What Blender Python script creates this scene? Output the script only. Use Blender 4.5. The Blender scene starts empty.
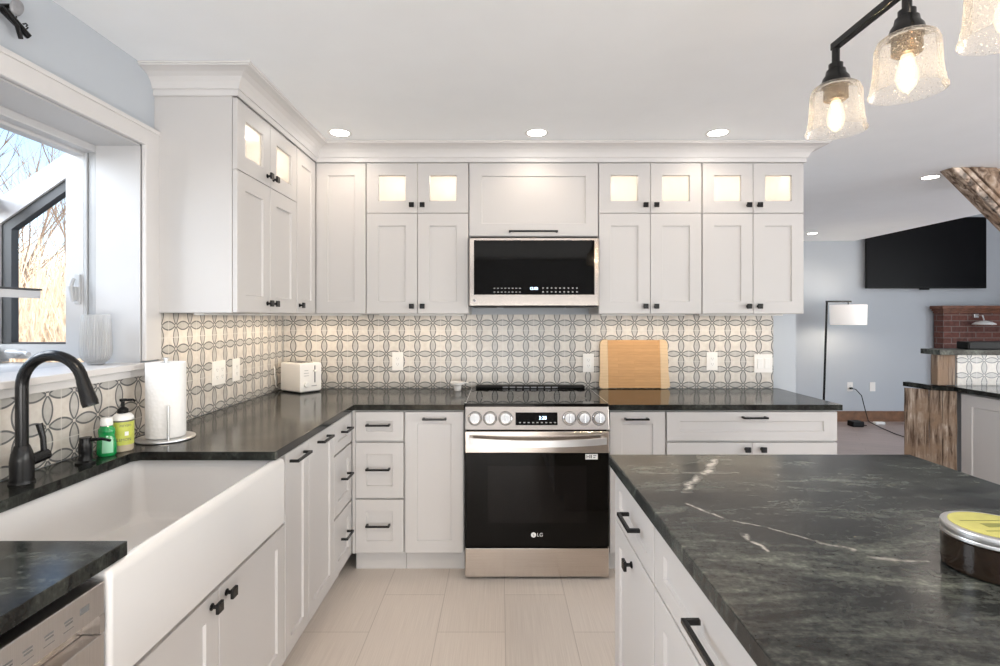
import bpy, bmesh, math, random
from mathutils import Vector, Matrix, noise
C = bpy.context.scene
COL = C.collection
random.seed(7)
PI = math.pi

# ------------------------------------------------------------------ camera, sky, sun, exposure
F, CX, HY, CH = 518.0, 500.0, 317.0, 1.38       # focal length in pixels, vanishing point, camera height
cam_d = bpy.data.cameras.new('camera'); cam = bpy.data.objects.new('camera', cam_d); COL.objects.link(cam)
cam.location = (0, 0, CH); cam.rotation_euler = (PI/2, 0, 0)
cam_d.sensor_fit = 'HORIZONTAL'; cam_d.sensor_width = 36.0; cam_d.lens = F/1000*36
cam_d.shift_x = 0.0; cam_d.shift_y = -(333-HY)/1000; cam_d.clip_start = 0.02; cam_d.clip_end = 200
C.camera = cam
C.view_settings.view_transform = 'Standard'; C.view_settings.look = 'None'
C.view_settings.gamma = 1.0; C.view_settings.use_curve_mapping = False
C.view_settings.exposure = 0.68
try:
    C.cycles.use_denoising = True
    C.cycles.max_bounces = 10; C.cycles.diffuse_bounces = 5; C.cycles.glossy_bounces = 5
    C.cycles.transparent_max_bounces = 16; C.cycles.transmission_bounces = 6
    C.cycles.caustics_reflective = False; C.cycles.caustics_refractive = False
    C.cycles.sample_clamp_indirect = 4.0
except Exception: pass

world = bpy.data.worlds.new('world'); C.world = world; world.use_nodes = True
wn = world.node_tree; bg = wn.nodes['Background']
sky = wn.nodes.new('ShaderNodeTexSky'); sky.sky_type = 'NISHITA'; sky.sun_disc = False
sky.sun_elevation = math.radians(38); sky.sun_rotation = math.radians(100); sky.air_density = 1.0; sky.dust_density = 1.5
wn.links.new(sky.outputs[0], bg.inputs[0]); bg.inputs[1].default_value = 0.24

def lamp(name, kind, loc, energy, color, rot=(0, 0, 0), **kw):
    d = bpy.data.lights.new(name, kind); d.energy = energy; d.color = color
    for k, v in kw.items(): setattr(d, k, v)
    o = bpy.data.objects.new(name, d); COL.objects.link(o); o.location = loc; o.rotation_euler = rot
    return o
sun = lamp('sun', 'SUN', (10, -4, 12), 2.0, (1.0, .95, .88), angle=.01)
sun.rotation_euler = Vector((-.78, .18, -.62)).to_track_quat('-Z', 'Y').to_euler()
DAY = (.90, .95, 1.0)
# daylight through the sink window, then added fill lamps at the rear and right
lamp('window_daylight', 'AREA', (-2.9, 1.43, 2.35), 56, (.92, .96, 1.0), (0, -PI/2 + .55, 0), shape='RECTANGLE', size=1.3, size_y=1.5)
lamp('rear_fill', 'AREA', (.7, -3.02, .58), 96, (1.0, .985, .97), (PI/2, 0, 0), shape='RECTANGLE', size=3.2, size_y=.85)  # added fill for the base cabinets, kept low to miss the microwave
lamp('rear_fill', 'AREA', (4.4, -3.02, 1.2), 14, (.97, .98, 1.0), (PI/2, 0, 0), shape='RECTANGLE', size=3.8, size_y=2.0)  # added fill, off to the side of the microwave's reflection
lamp('living_fill', 'AREA', (7.02, -.6, 1.45), 118, (.93, .96, 1.0), (0, PI/2, 0), shape='RECTANGLE', size=2.0, size_y=3.0)  # added main fill from the unseen right side
lamp('living_fill', 'AREA', (7.02, 3.4, 1.45), 36, (.88, .94, 1.0), (0, PI/2, 0), shape='RECTANGLE', size=2.0, size_y=2.6)  # added fill for the living room end
WARM = (1.0, .80, .60)

# ------------------------------------------------------------------ node helpers and materials
def M(name):
    m = bpy.data.materials.new(name); m.use_nodes = True
    return m, m.node_tree, m.node_tree.nodes['Principled BSDF']
def nd(t, kind, **kw):
    n = t.nodes.new(kind)
    for k, v in kw.items():
        if k.startswith('i_'): n.inputs[int(k[2:])].default_value = v
        else: setattr(n, k, v)
    return n
def L(t, a, b): t.links.new(a, b)
def mth(t, op, a, b=None, c=None):
    n = t.nodes.new('ShaderNodeMath'); n.operation = op
    for i, v in enumerate((a, b, c)):
        if v is None: continue
        if isinstance(v, (int, float)): n.inputs[i].default_value = v
        else: L(t, v, n.inputs[i])
    return n.outputs[0]
def mixc(t, fac, a, b):
    n = t.nodes.new('ShaderNodeMix'); n.data_type = 'RGBA'
    for i, v in ((0, fac), (6, a), (7, b)):
        if isinstance(v, (int, float)): n.inputs[i].default_value = v
        elif isinstance(v, tuple): n.inputs[i].default_value = (*v, 1) if len(v) == 3 else v
        else: L(t, v, n.inputs[i])
    return n.outputs[2]
def ramp(t, fac, stops):
    n = t.nodes.new('ShaderNodeValToRGB'); e = n.color_ramp.elements
    while len(e) < len(stops): e.new(.5)
    for i, (p, c) in enumerate(stops):
        e[i].position = p; e[i].color = (*c, 1) if len(c) == 3 else c
    L(t, fac, n.inputs[0]); return n.outputs[0]
def coords(t, scale=(1, 1, 1), rot=(0, 0, 0), loc=(0, 0, 0), out='Object'):
    tc = t.nodes.new('ShaderNodeTexCoord'); mp = t.nodes.new('ShaderNodeMapping')
    mp.inputs[1].default_value = loc; mp.inputs[2].default_value = rot; mp.inputs[3].default_value = scale
    L(t, tc.outputs[out], mp.inputs[0]); return mp.outputs[0]
def noise_n(t, vec, scale, detail=4, rough=.5, dist=0):
    n = t.nodes.new('ShaderNodeTexNoise'); n.inputs['Scale'].default_value = scale; n.inputs['Detail'].default_value = detail
    n.inputs['Roughness'].default_value = rough; n.inputs['Distortion'].default_value = dist
    if vec is not None: L(t, vec, n.inputs['Vector'])
    return n.outputs[0]
def bump(t, b, h, strength=.2, dist=.002):
    n = t.nodes.new('ShaderNodeBump'); n.inputs['Strength'].default_value = strength; n.inputs['Distance'].default_value = dist
    L(t, h, n.inputs['Height']); L(t, n.outputs[0], b.inputs['Normal'])
def plain(name, col, rough=.5, metal=0.0, spec=.5, var=0.04, scale=6, **kw):
    m, t, b = M(name)
    v = noise_n(t, coords(t), scale, 3)
    k = [max(0, c*(1-var)) for c in col]; k2 = [min(1, c*(1+var)) for c in col]
    L(t, ramp(t, v, [(.3, tuple(k)), (.7, tuple(k2))]), b.inputs['Base Color'])
    b.inputs['Roughness'].default_value = rough; b.inputs['Metallic'].default_value = metal
    b.inputs['Specular IOR Level'].default_value = spec
    for kk, vv in kw.items(): b.inputs[kk].default_value = vv
    return m
def emis(name, col, strength):
    m, t, b = M(name)
    b.inputs['Base Color'].default_value = (*col, 1); b.inputs['Emission Color'].default_value = (*col, 1)
    b.inputs['Emission Strength'].default_value = strength; b.inputs['Roughness'].default_value = .6
    return m
def thin_glass(name, tint=(1, 1, 1), body=0.0, bodycol=(.9, .9, .9), gloss_rough=.02, blend=.25, ripple=None, rim=0.0):
    m = bpy.data.materials.new(name); m.use_nodes = True; t = m.node_tree; t.nodes.clear()
    out = t.nodes.new('ShaderNodeOutputMaterial')
    tr = nd(t, 'ShaderNodeBsdfTransparent'); tr.inputs[0].default_value = (*tint, 1)
    gl = nd(t, 'ShaderNodeBsdfGlossy'); gl.inputs['Roughness'].default_value = gloss_rough
    lw = nd(t, 'ShaderNodeLayerWeight'); lw.inputs[0].default_value = blend
    if ripple:
        bn = nd(t, 'ShaderNodeBump'); bn.inputs['Strength'].default_value = ripple[1]; bn.inputs['Distance'].default_value = .003
        L(t, noise_n(t, coords(t), ripple[0], 2), bn.inputs['Height']); L(t, bn.outputs[0], gl.inputs['Normal'])
    mx = nd(t, 'ShaderNodeMixShader'); L(t, lw.outputs['Fresnel'], mx.inputs[0]); L(t, tr.outputs[0], mx.inputs[1]); L(t, gl.outputs[0], mx.inputs[2])
    res = mx.outputs[0]
    if body or rim:
        df = nd(t, 'ShaderNodeBsdfDiffuse'); df.inputs[0].default_value = (*bodycol, 1)
        tl = nd(t, 'ShaderNodeBsdfTranslucent'); tl.inputs[0].default_value = (*bodycol, 1)
        m3 = nd(t, 'ShaderNodeMixShader'); m3.inputs[0].default_value = .55; L(t, df.outputs[0], m3.inputs[1]); L(t, tl.outputs[0], m3.inputs[2])
        m2 = nd(t, 'ShaderNodeMixShader')
        f = mth(t, 'ADD', mth(t, 'MULTIPLY', mth(t, 'POWER', lw.outputs['Facing'], 2.0), rim), body)
        if ripple: f = mth(t, 'ADD', f, mth(t, 'MULTIPLY', mth(t, 'MAXIMUM', mth(t, 'SUBTRACT', noise_n(t, coords(t), 230, 2), .60), 0.0), 2.5))
        L(t, f, m2.inputs[0]); L(t, res, m2.inputs[1]); L(t, m3.outputs[0], m2.inputs[2]); res = m2.outputs[0]
    L(t, res, out.inputs[0]); return m

MAT = {}
MAT['paint'] = plain('cabinet_paint', (.56, .543, .531), .36, var=.01, scale=2)
MAT['inside'] = plain('cabinet_inside', (.86, .82, .74), .5, var=.01)
MAT['trim'] = plain('trim_paint', (.64, .625, .615), .4, var=.01)
MAT['ceiling'] = plain('ceiling_paint', (.90, .925, .945), .9, var=.01)
MAT['wall'] = plain('wall_paint', (.47, .505, .545), .8, var=.015, scale=1.5)
MAT['black'] = plain('black_metal', (.006, .006, .0065), .27, .0, spec=.35, var=.1)
MAT['blackmatt'] = plain('black_plastic', (.006, .006, .006), .5, spec=.2)
MAT['gasket'] = plain('dark_gasket', (.05, .052, .055), .5)
MAT['greyframe'] = plain('grey_vinyl', (.42, .43, .44), .5)
MAT['vinyl'] = plain('white_vinyl', (.52, .52, .525), .45, var=.01)
MAT['ceramic'] = plain('white_fireclay', (.66, .65, .64), .08, spec=.6, var=.008)
MAT['plate'] = plain('white_plastic', (.84, .82, .79), .35, var=.01)
MAT['slot'] = plain('outlet_slot', (.42, .40, .38), .5)
MAT['blackglass'] = plain('black_glass', (.003, .0025, .002), .04, spec=.16)
MAT['ovenwin'] = plain('oven_window_glass', (.0055, .0045, .004), .05, spec=.2)
MAT['chrome'] = plain('chrome', (.75, .74, .73), .12, 1.0)
MAT['knobsteel'] = plain('polished_steel', (.70, .69, .68), .2, 1.0)
MAT['rubber'] = plain('rubber', (.02, .02, .02), .7)
MAT['paper'] = None
MAT['glass'] = thin_glass('window_glass', (.98, .99, 1), blend=.08)
MAT['cabglass'] = thin_glass('cabinet_glass', (1, .99, .97), body=.35, bodycol=(1, .95, .87), blend=.06)
MAT['shade'] = thin_glass('seeded_glass', (.97, .965, .955), body=.05, bodycol=(1, .96, .91), blend=.14, ripple=(140, 1.0), rim=.65)
MAT['vase'] = thin_glass('ribbed_glass', (.92, .92, .92), body=.42, bodycol=(.78, .78, .78), blend=.3, rim=.4)
MAT['shelfglass'] = thin_glass('shelf_glass', (.85, .9, .88), body=.1, blend=.3)
def bulb_glass():
    m = bpy.data.materials.new('bulb_glass'); m.use_nodes = True; t = m.node_tree; t.nodes.clear()
    o = t.nodes.new('ShaderNodeOutputMaterial'); tr = nd(t, 'ShaderNodeBsdfTransparent'); em = nd(t, 'ShaderNodeEmission')
    em.inputs[0].default_value = (1, .80, .52, 1); em.inputs[1].default_value = 1.3
    lw = nd(t, 'ShaderNodeLayerWeight'); mx = nd(t, 'ShaderNodeMixShader'); lw.inputs[0].default_value = .4
    L(t, mth(t, 'MULTIPLY', mth(t, 'SUBTRACT', 1.0, lw.outputs['Facing']), .75), mx.inputs[0]); L(t, tr.outputs[0], mx.inputs[1]); L(t, em.outputs[0], mx.inputs[2])
    L(t, mx.outputs[0], o.inputs[0]); return m
MAT['bulb'] = bulb_glass()
MAT['filament'] = emis('filament', (1.0, .78, .48), 25)
MAT['lens'] = emis('downlight_lens', (1.0, .93, .84), 14)
MAT['shadefab'] = emis('lamp_shade_fabric', (1.0, .96, .92), .18)
MAT['digits'] = emis('display_digits', (.55, .75, 1.0), 3)
MAT['dim'] = plain('display_print', (.35, .35, .35), .5)
MAT['logo'] = plain('logo_print', (.75, .74, .73), .4)
MAT['ink'] = plain('grey_ink', (.12, .12, .12), .5)
MAT['brass'] = plain('aged_brass', (.12, .075, .035), .25, .9, var=.5, scale=60)
MAT['tv'] = plain('tv_screen', (.004, .004, .005), .4, spec=.12)
MAT['mantelwood'] = plain('mantel_wood', (.17, .065, .035), .45, var=.3, scale=20)
MAT['basewood'] = plain('baseboard_wood', (.20, .095, .045), .45, var=.25, scale=14)
MAT['green'] = plain('green_soap', (.01, .26, .07), .08, spec=.7, var=.3, scale=30)
MAT['greenlabel'] = plain('green_label', (.30, .62, .42), .4)
MAT['yellow'] = plain('yellow_label', (.52, .56, .10), .4, var=.12, scale=40)
MAT['amberbody'] = plain('clear_soap_bottle', (.50, .43, .33), .15, var=.05)
MAT['whitecap'] = plain('white_cap', (.82, .82, .80), .35)
MAT['jar'] = plain('dark_jar', (.022, .013, .008), .10, spec=.6, var=.3, scale=9)
MAT['jarlabel'] = plain('yellow_lid_label', (.56, .54, .15), .4, var=.1, scale=30)
MAT['alu'] = plain('brushed_aluminium', (.72, .72, .72), .3, .95)
MAT['grey'] = plain('grey_metal', (.30, .30, .31), .45, .4, var=.15, scale=50)
MAT['lightwood'] = None
MAT['bark'] = plain('bare_bark', (.30, .22, .16), .9, var=.3, scale=4)
MAT['twig'] = plain('tan_twigs', (.72, .58, .42), .9, var=.3, scale=3)
MAT['hill'] = plain('dry_grass', (.78, .60, .40), 1, var=.25, scale=2)

def stainless(name, col=(.60, .535, .48), rough=.17, axis='x'):
    m, t, b = M(name)
    sc = {'x': (2, 200, 200), 'z': (200, 200, 2)}[axis]
    v = noise_n(t, coords(t, sc), 3, 3)
    L(t, ramp(t, v, [(.3, tuple(c*.93 for c in col)), (.7, tuple(c*1.05 for c in col))]), b.inputs['Base Color'])
    b.inputs['Metallic'].default_value = 1; b.inputs['Roughness'].default_value = rough
    return m
MAT['steel'] = stainless('stainless_steel')
MAT['steelz'] = stainless('stainless_steel_vertical', (.58, .555, .535), .3, axis='z')

def soapstone(name, veins=(), rot=.5, base=1.0, rough=.2, spec=.5):
    m, t, b = M(name)
    v0 = coords(t, (1, 1, 1), (0, 0, rot))
    stretch = coords(t, (1.0, 3.0, 1), (0, 0, rot))
    n1 = noise_n(t, stretch, 2.4, 12, .70, .9)
    n2 = noise_n(t, coords(t, (1, 3.2, 1), (0, 0, rot+.12)), 13, 12, .80, .25)
    n3 = noise_n(t, v0, 90, 6, .7)
    k = base
    f = mth(t, 'ADD', mth(t, 'ADD', mth(t, 'MULTIPLY', n1, .46), mth(t, 'MULTIPLY', n2, .34)), mth(t, 'MULTIPLY', n3, .20))
    c = ramp(t, f, [(.40, (.008*k, .009*k, .010*k)), (.48, (.026*k, .029*k, .029*k)), (.545, (.070*k, .078*k, .070*k)), (.61, (.17*k, .185*k, .16*k)), (.70, (.30*k, .32*k, .28*k))])
    # hairline veins
    w = noise_n(t, coords(t, (1, 2.4, 1), (0, 0, rot+.3)), 1.3, 5, .55, .4)
    line = mth(t, 'SUBTRACT', 1.0, mth(t, 'MINIMUM', mth(t, 'DIVIDE', mth(t, 'ABSOLUTE', mth(t, 'SUBTRACT', w, .5)), .0035), 1.0))
    msk = mth(t, 'MULTIPLY', line, mth(t, 'SMOOTH_MIN', mth(t, 'MAXIMUM', mth(t, 'MULTIPLY', mth(t, 'SUBTRACT', n2, .45), 4), 0), 1.0, .1))
    c = mixc(t, mth(t, 'MULTIPLY', msk, .07), c, (.38, .39, .36))
    if veins:
        g = t.nodes.new('ShaderNodeNewGeometry')
        wob = nd(t, 'ShaderNodeTexNoise'); wob.inputs['Scale'].default_value = 14; wob.inputs['Detail'].default_value = 4
        L(t, g.outputs['Position'], wob.inputs['Vector'])
        off = nd(t, 'ShaderNodeVectorMath', operation='SCALE'); off.inputs['Scale'].default_value = .05
        sb = nd(t, 'ShaderNodeVectorMath', operation='SUBTRACT'); sb.inputs[1].default_value = (.5, .5, .5)
        L(t, wob.outputs['Color'], sb.inputs[0]); L(t, sb.outputs[0], off.inputs[0])
        ad = nd(t, 'ShaderNodeVectorMath', operation='ADD'); L(t, g.outputs['Position'], ad.inputs[0]); L(t, off.outputs[0], ad.inputs[1])
        sp = nd(t, 'ShaderNodeSeparateXYZ'); L(t, ad.outputs[0], sp.inputs[0]); px, py = sp.outputs[0], sp.outputs[1]
        tot = None
        for (x0, y0, x1, y1, wd, st) in veins:
            dx, dy = x1-x0, y1-y0; l2 = dx*dx+dy*dy
            tt = mth(t, 'DIVIDE', mth(t, 'ADD', mth(t, 'MULTIPLY', mth(t, 'SUBTRACT', px, x0), dx), mth(t, 'MULTIPLY', mth(t, 'SUBTRACT', py, y0), dy)), l2)
            tt = mth(t, 'MINIMUM', mth(t, 'MAXIMUM', tt, 0.0), 1.0)
            ex = mth(t, 'SUBTRACT', mth(t, 'SUBTRACT', px, x0), mth(t, 'MULTIPLY', tt, dx))
            ey = mth(t, 'SUBTRACT', mth(t, 'SUBTRACT', py, y0), mth(t, 'MULTIPLY', tt, dy))
            d = mth(t, 'SQRT', mth(t, 'ADD', mth(t, 'MULTIPLY', ex, ex), mth(t, 'MULTIPLY', ey, ey)))
            a = mth(t, 'MULTIPLY', mth(t, 'MAXIMUM', mth(t, 'SUBTRACT', 1.0, mth(t, 'DIVIDE', d, wd)), 0.0), st)
            tot = a if tot is None else mth(t, 'MAXIMUM', tot, a)
        tot = mth(t, 'MULTIPLY', tot, mth(t, 'MINIMUM', mth(t, 'MAXIMUM', mth(t, 'MULTIPLY', mth(t, 'SUBTRACT', noise_n(t, v0, 38, 4, .6), .36), 4.0), .08), 1.0))
        c = mixc(t, mth(t, 'MINIMUM', tot, .8), c, (.52, .50, .46))
    L(t, c, b.inputs['Base Color'])
    b.inputs['Roughness'].default_value = rough; b.inputs['Specular IOR Level'].default_value = spec; b.inputs['Specular Tint'].default_value = (1, .82, .63, 1)  # warm tint paints the amber room reflection into the sheen
    L(t, mth(t, 'ADD', mth(t, 'MULTIPLY', n2, .18), rough-.09), b.inputs['Roughness'])
    bump(t, b, n2, .10, .002)
    return m

def unpix(x, y, z=.914):
    D = F*(CH-z)/(y-HY); return ((x-CX)*D/F, D)
def vein(pts, w, s):
    o = []
    for a, bb in zip(pts, pts[1:]):
        (x0, y0), (x1, y1) = unpix(*a), unpix(*bb); o.append((x0, y0, x1, y1, w, s))
    return o
ISL_V = vein([(713, 459), (711, 469), (697, 477), (686, 492)], .017, 1.3) + vein([(688, 504), (725, 518), (770, 528), (819, 542), (856, 551)], .006, .8) + \
        vein([(741, 534), (768, 550)], .008, 1.0) + vein([(640, 473), (738, 473)], .007, .5) + vein([(875, 558), (925, 562)], .006, .6)
MAT['stone'] = soapstone('soapstone', rot=.3, rough=.11, base=.45, spec=.22)
MAT['stone_island'] = soapstone('soapstone_island', ISL_V, rot=-.25, base=.95, rough=.19, spec=.18)
MAT['granite'] = soapstone('granite_cap', rot=.1, base=1.6, rough=.4, spec=.2)

def petal_tile(name):
    m, t, b = M(name)
    P = .1016
    uv = t.nodes.new('ShaderNodeUVMap'); sp = nd(t, 'ShaderNodeSeparateXYZ'); L(t, uv.outputs[0], sp.inputs[0])
    def cell(s, per=P):
        return mth(t, 'ABSOLUTE', mth(t, 'SUBTRACT', mth(t, 'FRACT', mth(t, 'DIVIDE', s, per)), .5))
    a, c = cell(sp.outputs[0]), cell(sp.outputs[1])
    def dist(x0, y0):
        dx, dy = mth(t, 'SUBTRACT', a, x0), mth(t, 'SUBTRACT', c, y0)
        return mth(t, 'SQRT', mth(t, 'ADD', mth(t, 'MULTIPLY', dx, dx), mth(t, 'MULTIPLY', dy, dy)))
    d = mth(t, 'MINIMUM', dist(1, 0), dist(0, 1))
    R = .688
    lens = mth(t, 'LESS_THAN', d, R)
    ln = mth(t, 'LESS_THAN', mth(t, 'ABSOLUTE', mth(t, 'SUBTRACT', d, R-.012)), .030)
    # keep the crossing at each node open
    nx, ny = mth(t, 'SUBTRACT', .5, a), mth(t, 'SUBTRACT', .5, c)
    node = mth(t, 'GREATER_THAN', mth(t, 'SQRT', mth(t, 'ADD', mth(t, 'MULTIPLY', nx, nx), mth(t, 'MULTIPLY', ny, ny))), .055)
    ln = mth(t, 'MULTIPLY', ln, node)
    wv = noise_n(t, coords(t), 40, 3)
    ground = ramp(t, wv, [(.35, (.60, .555, .505)), (.65, (.68, .64, .585))])
    petal = ramp(t, wv, [(.35, (.43, .415, .39)), (.65, (.50, .485, .46))])
    col = mixc(t, lens, ground, petal)
    col = mixc(t, mth(t, 'MULTIPLY', ln, .9), col, (.075, .08, .085))
    g1 = mth(t, 'LESS_THAN', mth(t, 'SUBTRACT', .5, cell(mth(t, 'ADD', sp.outputs[0], P*.5), 2*P)), .010)
    g2 = mth(t, 'LESS_THAN', mth(t, 'SUBTRACT', .5, cell(mth(t, 'ADD', sp.outputs[1], P*.5), 2*P)), .010)
    gr = mth(t, 'MAXIMUM', g1, g2)
    col = mixc(t, mth(t, 'MULTIPLY', gr, .6), col, (.66, .64, .60))
    L(t, col, b.inputs['Base Color']); b.inputs['Roughness'].default_value = .32
    return m
MAT['tile'] = petal_tile('petal_tile')

def floor_tile():
    m, t, b = M('floor_tile')
    br = t.nodes.new('ShaderNodeTexBrick'); br.offset = .5; br.offset_frequency = 2
    uv = t.nodes.new('ShaderNodeUVMap'); L(t, uv.outputs[0], br.inputs['Vector'])
    br.inputs['Scale'].default_value = 1; br.inputs['Mortar Size'].default_value = .0022; br.inputs['Mortar Smooth'].default_value = .2
    br.inputs['Brick Width'].default_value = .61; br.inputs['Row Height'].default_value = .2985
    br.inputs['Color1'].default_value = (.76, .68, .61, 1); br.inputs['Color2'].default_value = (.70, .625, .56, 1); br.inputs['Mortar'].default_value = (.46, .39, .34, 1)
    st = noise_n(t, coords(t, (90, 1.2, 1)), 3, 5, .6)
    L(t, mixc(t, .35, br.outputs[0], ramp(t, st, [(.3, (.46, .39, .335)), (.7, (.78, .71, .63))])), b.inputs['Base Color'])
    b.inputs['Roughness'].default_value = .4; return m
MAT['floor'] = floor_tile()
def plank_floor():
    m, t, b = M('plank_floor')
    br = t.nodes.new('ShaderNodeTexBrick'); br.offset = .37
    L(t, coords(t, (1, 1, 1), (0, 0, .5)), br.inputs['Vector'])
    br.inputs['Scale'].default_value = 1; br.inputs['Mortar Size'].default_value = .002
    br.inputs['Brick Width'].default_value = 1.2; br.inputs['Row Height'].default_value = .13
    br.inputs['Color1'].default_value = (.36, .29, .27, 1); br.inputs['Color2'].default_value = (.29, .235, .22, 1); br.inputs['Mortar'].default_value = (.15, .12, .11, 1)
    st = noise_n(t, coords(t, (2, 40, 1), (0, 0, .5)), 2, 4)
    L(t, mixc(t, .3, br.outputs[0], ramp(t, st, [(.3, (.20, .15, .14)), (.7, (.44, .37, .35))])), b.inputs['Base Color'])
    b.inputs['Roughness'].default_value = .35
    return m
MAT['plank'] = plank_floor()
def barnwood(name, sc, bright=1.0):
    m, t, b = M(name)
    v = noise_n(t, coords(t, sc), 5, 8, .65, .6)
    g = noise_n(t, coords(t), 5, 6, .6)
    c = ramp(t, v, [(.30, (.020, .013, .009)), (.42, (.10, .06, .038)), (.55, (.25*bright, .19*bright, .145*bright)), (.70, (.50*bright, .43*bright, .36*bright))])
    c = mixc(t, ramp(t, g, [(.45, (0, 0, 0)), (.62, (1, 1, 1))]), c, (.20*bright, .135*bright, .09*bright) if bright < 1.8 else (.30, .27, .24))
    c = mixc(t, mth(t, 'LESS_THAN', v, .36), c, (.018, .012, .009))
    L(t, c, b.inputs['Base Color']); b.inputs['Roughness'].default_value = .85; bump(t, b, v, .7, .01)
    return m
MAT['barn'] = barnwood('barn_wood', (9, 9, .7), 1.35)
MAT['barnx'] = barnwood('barn_wood_brace', (3, 8, 3), 1.7)
MAT['barnpale'] = barnwood('weathered_grey_wood', (3, 8, 3), 2.4)
def brick():
    m, t, b = M('red_brick')
    br = t.nodes.new('ShaderNodeTexBrick'); uv = t.nodes.new('ShaderNodeUVMap'); L(t, uv.outputs[0], br.inputs['Vector'])
    br.inputs['Scale'].default_value = 1; br.inputs['Mortar Size'].default_value = .006; br.inputs['Brick Width'].default_value = .21; br.inputs['Row Height'].default_value = .074
    br.inputs['Color1'].default_value = (.15, .055, .042, 1); br.inputs['Color2'].default_value = (.085, .037, .032, 1); br.inputs['Mortar'].default_value = (.19, .165, .15, 1)
    v = noise_n(t, coords(t), 30, 4)
    L(t, mixc(t, .25, br.outputs[0], ramp(t, v, [(.3, (.05, .02, .018)), (.7, (.30, .13, .10))])), b.inputs['Base Color']); b.inputs['Roughness'].default_value = .9
    bump(t, b, br.outputs['Fac'], -.5, .006); return m
MAT['brick'] = brick()
def bamboo(name, k=1.0, ends=False):
    m, t, b = M(name)
    br = t.nodes.new('ShaderNodeTexBrick'); L(t, coords(t, (1, 1, 1), (PI/2, 0, 0)), br.inputs['Vector']); br.offset = .4
    br.inputs['Scale'].default_value = 1; br.inputs['Mortar Size'].default_value = .0006; br.inputs['Brick Width'].default_value = .26; br.inputs['Row Height'].default_value = .02
    a, c2 = ((.72, .52, .31), (.68, .49, .29)) if ends else ((.60, .33, .13), (.52, .28, .105))
    br.inputs['Color1'].default_value = (*a, 1); br.inputs['Color2'].default_value = (*c2, 1); br.inputs['Mortar'].default_value = (c2[0]*.8, c2[1]*.75, c2[2]*.7, 1)
    g = noise_n(t, coords(t, (4, 60, 60)), 4, 4)
    L(t, mixc(t, .22, br.outputs[0], ramp(t, g, [(.3, tuple(x*.7 for x in c2)), (.7, tuple(min(1, x*1.2) for x in a))])), b.inputs['Base Color'])
    b.inputs['Roughness'].default_value = .42; return m
MAT['bamboo'] = bamboo('bamboo'); MAT['bamboo_end'] = bamboo('bamboo_ends', ends=True)
def paper():
    m, t, b = M('quilted_paper'); v = t.nodes.new('ShaderNodeTexVoronoi'); v.inputs['Scale'].default_value = 70
    L(t, coords(t), v.inputs['Vector']); b.inputs['Base Color'].default_value = (.86, .855, .84, 1); b.inputs['Roughness'].default_value = .95
    bump(t, b, v.outputs['Distance'], .5, .003); return m
MAT['paper'] = paper()

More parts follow.
